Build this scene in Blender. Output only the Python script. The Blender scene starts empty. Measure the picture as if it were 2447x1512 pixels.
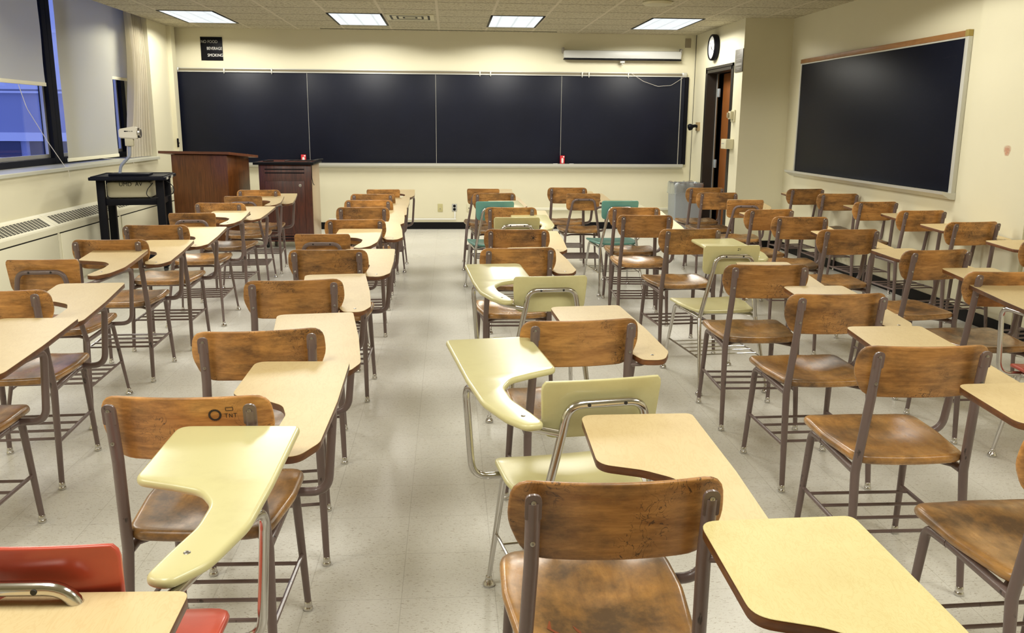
import bpy, bmesh, math, random
from mathutils import Vector, Matrix
random.seed(7)
PI = math.pi
sc = bpy.context.scene
COL = sc.collection

# ------------------------------------------------------------------ camera
CAM_H = 1.4242
pitch, yaw, roll, fpx = 0.21664, 0.07216, 0.00726, 2100.5
fwd = Vector((math.sin(yaw)*math.cos(pitch), math.cos(yaw)*math.cos(pitch), -math.sin(pitch)))
rt = Vector((math.cos(yaw), -math.sin(yaw), 0)); up = rt.cross(fwd)
r2 = rt*math.cos(roll) + up*math.sin(roll); u2 = -rt*math.sin(roll) + up*math.cos(roll)
cd = bpy.data.cameras.new('camera'); cam = bpy.data.objects.new('camera', cd); COL.objects.link(cam)
cd.sensor_fit = 'HORIZONTAL'; cd.sensor_width = 36.0; cd.lens = fpx/2447*36.0
cd.clip_start = 0.02; cd.clip_end = 200
M = Matrix((r2, u2, -fwd)).transposed().to_4x4(); M.translation = (0, 0, CAM_H)
cam.matrix_world = M
sc.camera = cam

# ------------------------------------------------------------------ view, world
sc.view_settings.view_transform = 'Standard'; sc.view_settings.look = 'None'
sc.view_settings.gamma = 1.0; sc.view_settings.use_curve_mapping = False
sc.view_settings.exposure = 0.02
sc.cycles.caustics_reflective = False; sc.cycles.caustics_refractive = False
world = bpy.data.worlds.new('dusk_sky'); sc.world = world; world.use_nodes = True
bg = world.node_tree.nodes['Background']
bg.inputs['Color'].default_value = (0.30, 0.38, 1.0, 1); bg.inputs['Strength'].default_value = 1.35
LAMP_W = 25.5          # watts of each troffer
LAMP_COL = (1.0, 0.965, 0.86)

# room numbers (metres)
XL, XW, XR, XP = -3.52, -3.87, 3.867, 3.313      # left wall, glazing, right wall, door wall
YF, YP, YB, ZC = 12.044, 10.06, -3.0, 2.584      # front wall, return wall, back wall, ceiling

# light fixtures: centre positions, 0.56 x 1.18 m lens
FIX_X = (-2.828, -1.022, 0.784, 2.59); FIX_Y = (10.79, 6.2, 1.2)
for fx in FIX_X:
    for fy in FIX_Y:
        ld = bpy.data.lights.new('troffer_light', 'AREA'); ld.shape = 'RECTANGLE'
        ld.size = 0.54; ld.size_y = 1.14; ld.energy = LAMP_W; ld.color = LAMP_COL
        # prismatic lens: wide batwing output out to about 75 degrees, then a quick cut-off
        ld.use_nodes = True; nt = ld.node_tree; em = nt.nodes['Emission']
        ge = nt.nodes.new('ShaderNodeNewGeometry'); dp = nt.nodes.new('ShaderNodeVectorMath'); dp.operation = 'DOT_PRODUCT'
        nt.links.new(ge.outputs['Incoming'], dp.inputs[0]); nt.links.new(ge.outputs['Normal'], dp.inputs[1])
        ab = nt.nodes.new('ShaderNodeMath'); ab.operation = 'ABSOLUTE'; nt.links.new(dp.outputs['Value'], ab.inputs[0])
        mr = nt.nodes.new('ShaderNodeMapRange'); mr.interpolation_type = 'SMOOTHSTEP'
        mr.inputs['From Min'].default_value = 0.15; mr.inputs['From Max'].default_value = 0.27
        mr.inputs['To Min'].default_value = 0.0; mr.inputs['To Max'].default_value = 1.0
        nt.links.new(ab.outputs[0], mr.inputs['Value'])
        ad = nt.nodes.new('ShaderNodeMath'); ad.operation = 'ADD'; nt.links.new(ab.outputs[0], ad.inputs[0]); ad.inputs[1].default_value = 0.12
        dv = nt.nodes.new('ShaderNodeMath'); dv.operation = 'DIVIDE'; nt.links.new(mr.outputs[0], dv.inputs[0]); nt.links.new(ad.outputs[0], dv.inputs[1])
        nt.links.new(dv.outputs[0], em.inputs['Strength'])
        lo = bpy.data.objects.new('troffer_light', ld); COL.objects.link(lo)
        lo.location = (fx, fy, ZC-0.012)

# ------------------------------------------------------------------ node helpers
def new_mat(name):
    m = bpy.data.materials.new(name); m.use_nodes = True
    nt = m.node_tree; b = nt.nodes['Principled BSDF']
    return m, nt, b
def simple(name, col, rough=0.5, metal=0.0, spec=0.5, coat=0.0, bump=None):
    m, nt, b = new_mat(name)
    b.inputs['Base Color'].default_value = (*col, 1); b.inputs['Roughness'].default_value = rough
    b.inputs['Metallic'].default_value = metal; b.inputs['Specular IOR Level'].default_value = spec
    b.inputs['Coat Weight'].default_value = coat
    if bump:
        n = nt.nodes.new('ShaderNodeTexNoise'); n.inputs['Scale'].default_value = bump[0]
        n.inputs['Detail'].default_value = 4
        tc = nt.nodes.new('ShaderNodeTexCoord'); nt.links.new(tc.outputs['Object'], n.inputs['Vector'])
        bp = nt.nodes.new('ShaderNodeBump'); bp.inputs['Strength'].default_value = bump[1]; bp.inputs['Distance'].default_value = 0.01
        nt.links.new(n.outputs['Fac'], bp.inputs['Height']); nt.links.new(bp.outputs[0], b.inputs['Normal'])
    return m
def coords(nt, scale=(1, 1, 1), rand=0.0, kind='Object'):
    tc = nt.nodes.new('ShaderNodeTexCoord'); mp = nt.nodes.new('ShaderNodeMapping')
    mp.inputs['Scale'].default_value = scale
    if rand:
        oi = nt.nodes.new('ShaderNodeObjectInfo'); mu = nt.nodes.new('ShaderNodeVectorMath'); mu.operation = 'SCALE'
        cmb = nt.nodes.new('ShaderNodeCombineXYZ')
        for k in range(3): nt.links.new(oi.outputs['Random'], cmb.inputs[k])
        nt.links.new(cmb.outputs[0], mu.inputs[0]); mu.inputs['Scale'].default_value = rand
        ad = nt.nodes.new('ShaderNodeVectorMath'); ad.operation = 'ADD'
        nt.links.new(tc.outputs[kind], ad.inputs[0]); nt.links.new(mu.outputs[0], ad.inputs[1])
        nt.links.new(ad.outputs[0], mp.inputs['Vector'])
    else:
        nt.links.new(tc.outputs[kind], mp.inputs['Vector'])
    return mp.outputs[0]
def noise(nt, vec, scale, detail=3, rough=0.5, dist=0.0):
    n = nt.nodes.new('ShaderNodeTexNoise'); n.inputs['Scale'].default_value = scale; n.inputs['Detail'].default_value = detail
    n.inputs['Roughness'].default_value = rough; n.inputs['Distortion'].default_value = dist
    nt.links.new(vec, n.inputs['Vector']); return n.outputs['Fac']
def ramp(nt, fac, stops):
    r = nt.nodes.new('ShaderNodeValToRGB'); e = r.color_ramp.elements
    while len(e) < len(stops): e.new(0.5)
    for k, (p, c) in enumerate(stops):
        e[k].position = p; e[k].color = (c, c, c, 1) if isinstance(c, (int, float)) else (*c, 1)
    nt.links.new(fac, r.inputs['Fac']); return r.outputs['Color']
def mix(nt, fac, a, b, mode='MIX'):
    m = nt.nodes.new('ShaderNodeMix'); m.data_type = 'RGBA'; m.blend_type = mode
    for sock, v in ((m.inputs[0], fac), (m.inputs[6], a), (m.inputs[7], b)):
        if isinstance(v, (int, float)): sock.default_value = v
        elif isinstance(v, tuple): sock.default_value = (*v, 1)
        else: nt.links.new(v, sock)
    return m.outputs[2]
def math_(nt, op, a, b=None, c=None):
    m = nt.nodes.new('ShaderNodeMath'); m.operation = op
    for k, v in enumerate((a, b, c)):
        if v is None: continue
        if isinstance(v, (int, float)): m.inputs[k].default_value = v
        else: nt.links.new(v, m.inputs[k])
    return m.outputs[0]
def bump_to(nt, b, h, strength, dist=0.002):
    bp = nt.nodes.new('ShaderNodeBump'); bp.inputs['Strength'].default_value = strength; bp.inputs['Distance'].default_value = dist
    nt.links.new(h, bp.inputs['Height']); nt.links.new(bp.outputs[0], b.inputs['Normal'])

# ------------------------------------------------------------------ materials
def wood_mat(name, light, dark, stain, stain_amt, axis='x', rough=0.38, ink=True, st_scale=(0.8, 1, 1.7), st_lo=0.46):
    m, nt, b = new_mat(name)
    sx = (1.6, 9, 14) if axis == 'x' else ((9, 1.6, 14) if axis == 'y' else (9, 14, 1.6))
    v = coords(nt, sx, rand=37.0)
    g = noise(nt, v, 2.6, 5, 0.6, 1.2)
    fine = noise(nt, coords(nt, tuple(s*5 for s in sx), rand=37.0), 3.0, 3, 0.6)
    g2 = math_(nt, 'ADD', math_(nt, 'MULTIPLY', g, 0.75), math_(nt, 'MULTIPLY', fine, 0.25))
    c = mix(nt, ramp(nt, g2, ((0.32, 0.0), (0.66, 1.0))), dark, light)
    vr = coords(nt, (1, 1, 1), rand=91.0)
    # brown grime in soft patches
    st = ramp(nt, noise(nt, coords(nt, st_scale, rand=91.0), 6.5, 7, 0.68), ((st_lo, 0.0), (st_lo+0.22, 1.0)))
    c = mix(nt, math_(nt, 'MULTIPLY', st, stain_amt), c, stain)
    if ink:      # scribbles and pen marks
        l = noise(nt, vr, 24, 2, 0.5, 2.6)
        l = math_(nt, 'ABSOLUTE', math_(nt, 'SUBTRACT', l, 0.5))
        l = ramp(nt, l, ((0.006, 1.0), (0.022, 0.0)))
        msk = ramp(nt, noise(nt, vr, 7.0, 2), ((0.52, 0.0), (0.60, 1.0)))
        c = mix(nt, math_(nt, 'MULTIPLY', math_(nt, 'MULTIPLY', l, msk), 0.80), c, (0.035, 0.018, 0.012))
    # each board its own tone
    oi = nt.nodes.new('ShaderNodeObjectInfo')
    tone = math_(nt, 'ADD', math_(nt, 'MULTIPLY', oi.outputs['Random'], 0.42), 0.76)
    hs = nt.nodes.new('ShaderNodeHueSaturation'); nt.links.new(c, hs.inputs['Color']); nt.links.new(tone, hs.inputs['Value'])
    nt.links.new(hs.outputs[0], b.inputs['Base Color'])
    nt.links.new(math_(nt, 'ADD', math_(nt, 'MULTIPLY', st, 0.15), rough), b.inputs['Roughness'])
    b.inputs['Coat Weight'].default_value = 0.25; b.inputs['Coat Roughness'].default_value = 0.22
    bump_to(nt, b, fine, 0.12)
    return m
MAT = {}
MAT['back'] = wood_mat('varnished_back_plywood', (0.62, 0.310, 0.090), (0.29, 0.120, 0.028), (0.070, 0.036, 0.016), 0.82)
MAT['seat'] = wood_mat('varnished_seat_wood', (0.58, 0.310, 0.100), (0.36, 0.170, 0.048), (0.080, 0.048, 0.026), 0.90, axis='y', rough=0.26, ink=False, st_scale=(0.75, 0.6, 1), st_lo=0.41)
def laminate(name, base, line, scale, amt, edge_dark=None):
    m, nt, b = new_mat(name)
    v = coords(nt, (3, 1, 1), rand=53.0)
    n = noise(nt, v, scale, 3, 0.55, 3.2)
    l = ramp(nt, math_(nt, 'ABSOLUTE', math_(nt, 'SUBTRACT', n, 0.5)), ((0.0, 1.0), (0.05, 0.0)))
    c = mix(nt, math_(nt, 'MULTIPLY', l, amt), base, line)
    d = ramp(nt, noise(nt, coords(nt, (1, 1, 1), rand=53.0), 4.0, 5, 0.65), ((0.45, 0.0), (0.85, 1.0)))
    c = mix(nt, math_(nt, 'MULTIPLY', d, 0.35), c, (line[0]*0.8, line[1]*0.75, line[2]*0.7))
    nt.links.new(c, b.inputs['Base Color']); b.inputs['Roughness'].default_value = 0.43
    return m
MAT['laminate'] = laminate('tan_wood_grain_laminate', (0.71, 0.560, 0.305), (0.59, 0.425, 0.195), 9, 0.35)
MAT['laminate_yellow'] = laminate('yellow_wood_grain_laminate', (0.69, 0.60, 0.295), (0.55, 0.42, 0.15), 17, 0.35)
MAT['ply'] = wood_mat('brown_plywood_edge', (0.20, 0.075, 0.022), (0.10, 0.034, 0.012), (0.05, 0.02, 0.01), 0.6, rough=0.35, ink=False)
def plastic(name, base, dirt, amt=0.5):
    m, nt, b = new_mat(name)
    d = ramp(nt, noise(nt, coords(nt, (1, 1, 1), rand=61.0), 5.0, 6, 0.68), ((0.46, 0.0), (0.8, 1.0)))
    c = mix(nt, math_(nt, 'MULTIPLY', d, amt), base, dirt)
    nt.links.new(c, b.inputs['Base Color']); b.inputs['Roughness'].default_value = 0.30
    b.inputs['Coat Weight'].default_value = 0.2; b.inputs['Coat Roughness'].default_value = 0.15
    return m
MAT['yellow'] = plastic('worn_yellow_plastic', (0.66, 0.615, 0.32), (0.44, 0.375, 0.16), 0.5)
MAT['teal'] = plastic('teal_plastic', (0.12, 0.315, 0.27), (0.06, 0.17, 0.145), 0.4)
MAT['red'] = plastic('red_plastic', (0.56, 0.085, 0.048), (0.36, 0.055, 0.035), 0.45)
MAT['brown_metal'] = simple('taupe_painted_steel', (0.165, 0.118, 0.108), 0.36, 0.0, 0.5, 0.2, (90, 0.10))
mm_ = MAT['brown_metal']; nt = mm_.node_tree; b = nt.nodes['Principled BSDF']
chip = ramp(nt, noise(nt, coords(nt, (1, 1, 0.35), rand=29.0), 26, 4, 0.6), ((0.66, 0.0), (0.70, 1.0)))
nt.links.new(mix(nt, math_(nt, 'MULTIPLY', chip, 0.85), (0.155, 0.108, 0.098), (0.022, 0.014, 0.012)), b.inputs['Base Color'])
MAT['chrome'] = simple('worn_chrome', (0.62, 0.60, 0.58), 0.16, 1.0)
MAT['dull_steel'] = simple('dull_steel', (0.42, 0.40, 0.38), 0.32, 1.0)
MAT['black_hole'] = simple('dark_screw_recess', (0.02, 0.018, 0.016), 0.6)

def wall_mat(name, col, dirt):
    m, nt, b = new_mat(name)
    v = coords(nt)
    n = ramp(nt, noise(nt, v, 1.3, 6, 0.6), ((0.4, 0.0), (0.9, 1.0)))
    c = mix(nt, math_(nt, 'MULTIPLY', n, 0.5), col, dirt)
    nt.links.new(c, b.inputs['Base Color']); b.inputs['Roughness'].default_value = 0.55
    bump_to(nt, b, noise(nt, v, 160, 3), 0.25, 0.001)
    return m
MAT['wall'] = wall_mat('cream_painted_wall', (0.74, 0.70, 0.52), (0.67, 0.63, 0.46))
MAT['radiator'] = simple('cream_enamel_radiator', (0.73, 0.70, 0.54), 0.38)
MAT['grille_dark'] = simple('radiator_slot_dark', (0.014, 0.012, 0.012), 0.8, 0, 0.1)
MAT['black_base'] = simple('black_vinyl_base', (0.006, 0.005, 0.006), 0.5, 0, 0.15)
MAT['black'] = simple('matte_black', (0.004, 0.004, 0.007), 0.45, 0, 0.14)
MAT['black_gloss'] = simple('black_enamel', (0.005, 0.006, 0.012), 0.5, 0, 0.12)
MAT['door_metal'] = simple('dark_brown_door_frame', (0.018, 0.014, 0.011), 0.45)
MAT['alu'] = simple('brushed_aluminium', (0.58, 0.58, 0.55), 0.38, 0.75)
MAT['alu_light'] = simple('pale_anodised_tray', (0.62, 0.62, 0.57), 0.45, 0.3)
MAT['white_metal'] = simple('white_enamel_case', (0.60, 0.61, 0.60), 0.4)
MAT['cream_plastic'] = simple('cream_plastic', (0.66, 0.62, 0.44), 0.4)
MAT['grey_plastic'] = simple('grey_plate', (0.40, 0.40, 0.37), 0.4)
MAT['cork'] = simple('cork_strip', (0.36, 0.17, 0.065), 0.8, bump=(140, 0.3))
MAT['oak'] = wood_mat('oak_rail', (0.42, 0.20, 0.065), (0.30, 0.13, 0.04), (0.2, 0.09, 0.03), 0.3, axis='y', ink=False)
MAT['white'] = simple('white_paint', (0.82, 0.82, 0.80), 0.5)
MAT['red_box'] = simple('red_card', (0.62, 0.02, 0.03), 0.45)
MAT['curtain'] = simple('cream_curtain_cloth', (0.82, 0.76, 0.60), 0.9, bump=(300, 0.2))
MAT['shade'] = simple('cream_roller_shade_cloth', (0.82, 0.79, 0.62), 0.85, bump=(400, 0.15))
MAT['cord'] = simple('pale_cord', (0.66, 0.62, 0.55), 0.7)
MAT['grey_steel'] = simple('grey_painted_steel', (0.30, 0.33, 0.355), 0.42)
MAT['tan_panel'] = simple('pale_tan_laminate', (0.46, 0.34, 0.22), 0.3)
MAT['beige'] = simple('beige_equipment_case', (0.58, 0.54, 0.38), 0.45)
MAT['gooseneck'] = simple('grey_gooseneck', (0.33, 0.36, 0.42), 0.4)
MAT['rubber'] = simple('black_rubber', (0.015, 0.015, 0.015), 0.6)
MAT['sill'] = simple('pale_stone_sill', (0.56, 0.56, 0.47), 0.3)
MAT['stain_pink'] = simple('pink_smudge', (0.62, 0.33, 0.22), 0.6)

def board_mat(name, col, spec=0.26):
    m, nt, b = new_mat(name)
    v = coords(nt)
    n = ramp(nt, noise(nt, v, 1.1, 5, 0.6), ((0.35, 0.0), (0.8, 1.0)))
    c = mix(nt, math_(nt, 'MULTIPLY', n, 0.6), col, (col[0]*2.0, col[1]*2.0, col[2]*2.0))
    s = ramp(nt, noise(nt, coords(nt, (3, 3, 14)), 3, 5, 0.7), ((0.6, 0.0), (0.85, 1.0)))
    c = mix(nt, math_(nt, 'MULTIPLY', s, 0.10), c, (0.10, 0.10, 0.12))
    nt.links.new(c, b.inputs['Base Color']); b.inputs['Roughness'].default_value = 0.44
    b.inputs['Specular IOR Level'].default_value = spec
    return m
MAT['slate'] = board_mat('black_slate_chalkboard', (0.0048, 0.0062, 0.0145))
MAT['slate_side'] = board_mat('black_chalkboard', (0.0030, 0.0042, 0.0110), 0.12)

def wood_dark(name, light, dark, axis):
    m, nt, b = new_mat(name)
    sx = {'x': (1, 12, 12), 'z': (12, 12, 1.0)}[axis]
    g = noise(nt, coords(nt, sx, rand=17.0), 2.4, 6, 0.65, 1.6)
    c = mix(nt, ramp(nt, g, ((0.36, 0.0), (0.64, 1.0))), dark, light)
    nt.links.new(c, b.inputs['Base Color']); b.inputs['Roughness'].default_value = 0.33
    return m
MAT['lectern'] = wood_dark('reddish_walnut_veneer', (0.195, 0.066, 0.015), (0.100, 0.032, 0.008), 'z')
MAT['cabinet'] = wood_dark('dark_red_rosewood_laminate', (0.110, 0.026, 0.012), (0.045, 0.010, 0.006), 'z')
MAT['door_wood'] = wood_dark('orange_brown_door_veneer', (0.30, 0.105, 0.024), (0.22, 0.070, 0.016), 'z')

# floor: vinyl tiles with flecks
m, nt, b = new_mat('speckled_vinyl_tile')
v = coords(nt)
fl = noise(nt, coords(nt, (1, 2.2, 1)), 85, 3, 0.6, 1.0)
fl = ramp(nt, fl, ((0.57, 0.0), (0.66, 1.0)))
base = mix(nt, ramp(nt, noise(nt, v, 0.9, 5, 0.6), ((0.35, 0.0), (0.7, 1.0))), (0.80, 0.785, 0.72), (0.72, 0.705, 0.635))
c = mix(nt, math_(nt, 'MULTIPLY', fl, 0.65), base, (0.36, 0.295, 0.21))
fl2 = ramp(nt, noise(nt, v, 60, 2, 0.5), ((0.62, 0.0), (0.72, 1.0)))
c = mix(nt, math_(nt, 'MULTIPLY', fl2, 0.35), c, (0.84, 0.82, 0.76))
sp = nt.nodes.new('ShaderNodeSeparateXYZ'); nt.links.new(v, sp.inputs[0])
seam = None
for k, off in ((0, 0.055), (1, 0.028)):
    f = math_(nt, 'FRACT', math_(nt, 'DIVIDE', math_(nt, 'ADD', sp.outputs[k], 30.0+off), 0.2875))
    d = math_(nt, 'MINIMUM', f, math_(nt, 'SUBTRACT', 1.0, f))
    s = math_(nt, 'LESS_THAN', d, 0.0045)
    seam = s if seam is None else math_(nt, 'MAXIMUM', seam, s)
c = mix(nt, math_(nt, 'MULTIPLY', seam, 0.32), c, (0.26, 0.23, 0.17))
nt.links.new(c, b.inputs['Base Color'])
nt.links.new(math_(nt, 'ADD', math_(nt, 'MULTIPLY', noise(nt, v, 1.5, 2), 0.14), 0.22), b.inputs['Roughness'])
b.inputs['Specular IOR Level'].default_value = 0.42
MAT['floor'] = m

# ceiling tiles: flecked, with joints on the 0.602 x 0.6 m grid
m, nt, b = new_mat('flecked_ceiling_tile')
v = coords(nt)
n = ramp(nt, noise(nt, coords(nt, (1, 1.0, 1)), 34, 5, 0.8), ((0.50, 0.0), (0.60, 1.0)))
n1 = ramp(nt, noise(nt, v, 2.0, 3), ((0.3, 0.0), (0.8, 1.0)))
c = mix(nt, math_(nt, 'MULTIPLY', n, 0.8), mix(nt, math_(nt, 'MULTIPLY', n1, 0.3), (0.60, 0.555, 0.41), (0.54, 0.49, 0.35)), (0.24, 0.195, 0.12))
sp = nt.nodes.new('ShaderNodeSeparateXYZ'); nt.links.new(v, sp.inputs[0])
f = math_(nt, 'FRACT', math_(nt, 'DIVIDE', math_(nt, 'ADD', sp.outputs[0], 60.2+0.11), 0.602))
d = math_(nt, 'MINIMUM', f, math_(nt, 'SUBTRACT', 1.0, f))
gx = math_(nt, 'LESS_THAN', d, 0.022)
f = math_(nt, 'FRACT', math_(nt, 'DIVIDE', math_(nt, 'ADD', sp.outputs[1], 60.0-0.18), 0.6))
d = math_(nt, 'MINIMUM', f, math_(nt, 'SUBTRACT', 1.0, f))
gy = math_(nt, 'LESS_THAN', d, 0.019)
c = mix(nt, math_(nt, 'MULTIPLY', gy, 0.9), c, (0.15, 0.125, 0.08))
c = mix(nt, math_(nt, 'MULTIPLY', gx, 0.9), c, (0.66, 0.60, 0.47))
nt.links.new(c, b.inputs['Base Color']); b.inputs['Roughness'].default_value = 0.9
bump_to(nt, b, n, 0.4, 0.003)
MAT['ceiling'] = m

# troffer lens: emitting prismatic sheet with a cell pattern
m, nt, b = new_mat('prismatic_light_lens')
v = coords(nt)
br = nt.nodes.new('ShaderNodeTexBrick'); nt.links.new(v, br.inputs['Vector'])
br.offset = 0.0; br.inputs['Scale'].default_value = 1.0
br.inputs['Brick Width'].default_value = 0.185; br.inputs['Row Height'].default_value = 0.147; br.inputs['Mortar Size'].default_value = 0.02; br.inputs['Mortar Smooth'].default_value = 1.0
br.inputs['Color1'].default_value = (0.92, 0.98, 1.0, 1); br.inputs['Color2'].default_value = (0.86, 0.93, 0.98, 1); br.inputs['Mortar'].default_value = (0.62, 0.68, 0.72, 1)
nt.links.new(br.outputs['Color'], b.inputs['Emission Color']); b.inputs['Emission Strength'].default_value = 0.95
b.inputs['Base Color'].default_value = (0.2, 0.2, 0.2, 1)
MAT['lens'] = m

# window glass and translucent bin liner
def clear(name, col, gloss_rough, face, tcol=(1, 1, 1)):
    m, nt, b = new_mat(name); nt.nodes.remove(b)
    out = nt.nodes['Material Output']
    t = nt.nodes.new('ShaderNodeBsdfTransparent'); t.inputs[0].default_value = (*tcol, 1)
    g = nt.nodes.new('ShaderNodeBsdfGlossy'); g.inputs['Color'].default_value = (*col, 1); g.inputs['Roughness'].default_value = gloss_rough
    mx = nt.nodes.new('ShaderNodeMixShader')
    lw = nt.nodes.new('ShaderNodeLayerWeight'); lw.inputs['Blend'].default_value = 0.5
    f = math_(nt, 'ADD', math_(nt, 'MULTIPLY', math_(nt, 'POWER', lw.outputs['Facing'], 5.0), 0.9), face+0.04)
    f = math_(nt, 'MINIMUM', f, 1.0)
    nt.links.new(f, mx.inputs[0]); nt.links.new(t.outputs[0], mx.inputs[1]); nt.links.new(g.outputs[0], mx.inputs[2])
    nt.links.new(mx.outputs[0], out.inputs['Surface'])
    return m
MAT['glass'] = clear('window_glass', (1, 1, 1), 0.02, 0.0, (0.9, 0.93, 0.97))
MAT['liner'] = clear('clear_bin_liner', (0.9, 0.95, 1.0), 0.30, 0.30, (0.9, 0.92, 0.94))
MAT['facade'] = simple('grey_blue_facade', (0.40, 0.43, 0.55), 0.7)
MAT['facade_dark'] = simple('dark_facade_glazing', (0.05, 0.06, 0.11), 0.3)
MAT['facade_band'] = simple('white_facade_band', (0.92, 0.92, 0.92), 0.6)
MAT['branch'] = simple('bare_branch', (0.05, 0.045, 0.045), 0.9)
MAT['snow'] = simple('pale_ground', (0.45, 0.47, 0.5), 0.8)

# ------------------------------------------------------------------ mesh helpers
def link(name, bm, mat, parent=None, smooth=True, loc=None):
    me = bpy.data.meshes.new(name)
    bmesh.ops.recalc_face_normals(bm, faces=bm.faces)
    bm.to_mesh(me); bm.free()
    o = bpy.data.objects.new(name, me); COL.objects.link(o)
    mats = mat if isinstance(mat, (list, tuple)) else [mat]
    for k in mats: me.materials.append(k)
    if smooth:
        for p in me.polygons: p.use_smooth = True
        me.set_sharp_from_angle(angle=math.radians(38))
    if parent: o.parent = parent
    if loc: o.location = loc
    return o
def box(bm, x0, x1, y0, y1, z0, z1, bev=0.0, mi=0):
    vs = [bm.verts.new((x, y, z)) for x in (x0, x1) for y in (y0, y1) for z in (z0, z1)]
    idx = ((0, 1, 3, 2), (4, 6, 7, 5), (0, 4, 5, 1), (2, 3, 7, 6), (0, 2, 6, 4), (1, 5, 7, 3))
    fs = [bm.faces.new([vs[i] for i in f]) for f in idx]
    for f in fs: f.material_index = mi
    if bev > 0:
        es = list({e for f in fs for e in f.edges})
        bmesh.ops.bevel(bm, geom=es, offset=bev, segments=2, affect='EDGES', profile=0.5)
    return vs
def fillet(pts, rads, n=6):
    """pts: list of Vectors; rads: per-point fillet radius"""
    out = [Vector(pts[0])]
    for i in range(1, len(pts)-1):
        p = Vector(pts[i]); r = rads[i]
        a = (Vector(pts[i-1])-p); b_ = (Vector(pts[i+1])-p)
        if r <= 0: out.append(p); continue
        la, lb = a.length, b_.length; a.normalize(); b_.normalize()
        ang = a.angle(b_)
        if ang > PI-0.02: out.append(p); continue
        t = min(r/math.tan(ang/2), la*0.49, lb*0.49)
        p0, p1 = p+a*t, p+b_*t
        for k in range(n+1):
            s = k/n
            out.append(p0.lerp(p, s).lerp(p.lerp(p1, s), s))
    out.append(Vector(pts[-1])); return out
def tube(bm, pts, rad, seg=10, cap=True, flat=None):
    """rad: float or list. flat: optional function i -> (sx, sy) squashing of the section"""
    pts = [Vector(p) for p in pts]; n = len(pts)
    if not isinstance(rad, (list, tuple)):
        rad = [rad]*n
    elif len(rad) == 2 and n != 2:
        L = [0.0]
        for i in range(1, n): L.append(L[-1]+(pts[i]-pts[i-1]).length)
        rad = [rad[0]+(rad[1]-rad[0])*l/L[-1] for l in L]
    t0 = (pts[1]-pts[0]).normalized()
    ref = Vector((0, 0, 1)) if abs(t0.z) < 0.8 else Vector((1, 0, 0))
    nx = t0.cross(ref).normalized()
    rings = []
    for i in range(n):
        if i == 0: t = pts[1]-pts[0]
        elif i == n-1: t = pts[-1]-pts[-2]
        else: t = (pts[i+1]-pts[i]).normalized()+(pts[i]-pts[i-1]).normalized()
        t.normalize(); nx = (nx-t*nx.dot(t)).normalized(); ny = t.cross(nx)
        ring = [bm.verts.new(pts[i]+(nx*math.cos(2*PI*k/seg)+ny*math.sin(2*PI*k/seg))*rad[i]) for k in range(seg)]
        rings.append(ring)
    for i in range(n-1):
        for k in range(seg):
            bm.faces.new((rings[i][k], rings[i][(k+1) % seg], rings[i+1][(k+1) % seg], rings[i+1][k]))
    if cap:
        bm.faces.new(rings[0][::-1]); bm.faces.new(rings[-1])
    return rings
def lathe(bm, prof, origin=(0, 0, 0), axis=(0, 0, 1), seg=16):
    """prof: list of (radius, height) along axis"""
    ax = Vector(axis).normalized(); ref = Vector((1, 0, 0)) if abs(ax.x) < 0.8 else Vector((0, 1, 0))
    nx = ax.cross(ref).normalized(); ny = ax.cross(nx); o = Vector(origin); rings = []
    for r, h in prof:
        rings.append([bm.verts.new(o+ax*h+(nx*math.cos(2*PI*k/seg)+ny*math.sin(2*PI*k/seg))*max(r, 1e-5)) for k in range(seg)])
    for i in range(len(rings)-1):
        for k in range(seg):
            bm.faces.new((rings[i][k], rings[i][(k+1) % seg], rings[i+1][(k+1) % seg], rings[i+1][k]))
    bm.faces.new(rings[0][::-1]); bm.faces.new(rings[-1])
def round_poly(pts, rads, n=6):
    """closed 2D polygon with rounded corners"""
    out = []; N = len(pts)
    for i in range(N):
        p = Vector((*pts[i], 0)); a = Vector((*pts[i-1], 0))-p; b_ = Vector((*pts[(i+1) % N], 0))-p
        r = rads[i] if isinstance(rads, (list, tuple)) else rads
        la, lb = a.length, b_.length; a.normalize(); b_.normalize(); ang = a.angle(b_)
        if r <= 0 or ang > PI-0.03: out.append((p.x, p.y)); continue
        t = min(r/math.tan(ang/2), la*0.48, lb*0.48)
        p0, p1 = p+a*t, p+b_*t
        for k in range(n+1):
            s = k/n; q = p0.lerp(p, s).lerp(p.lerp(p1, s), s); out.append((q.x, q.y))
    return out
def inset(poly, d):
    N = len(poly); A = sum(poly[i-1][0]*poly[i][1]-poly[i][0]*poly[i-1][1] for i in range(N))
    sg = 1 if A > 0 else -1; out = []
    for i in range(N):
        p = Vector(poly[i]); a = (p-Vector(poly[i-1])); b_ = (Vector(poly[(i+1) % N])-p)
        if a.length < 1e-9: a = b_.copy()
        if b_.length < 1e-9: b_ = a.copy()
        a.normalize(); b_.normalize(); t = (a+b_)
        if t.length < 1e-6: t = a
        t.normalize(); nrm = Vector((-t.y, t.x))*sg
        out.append((p.x+nrm.x*d, p.y+nrm.y*d))
    return out
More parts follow.
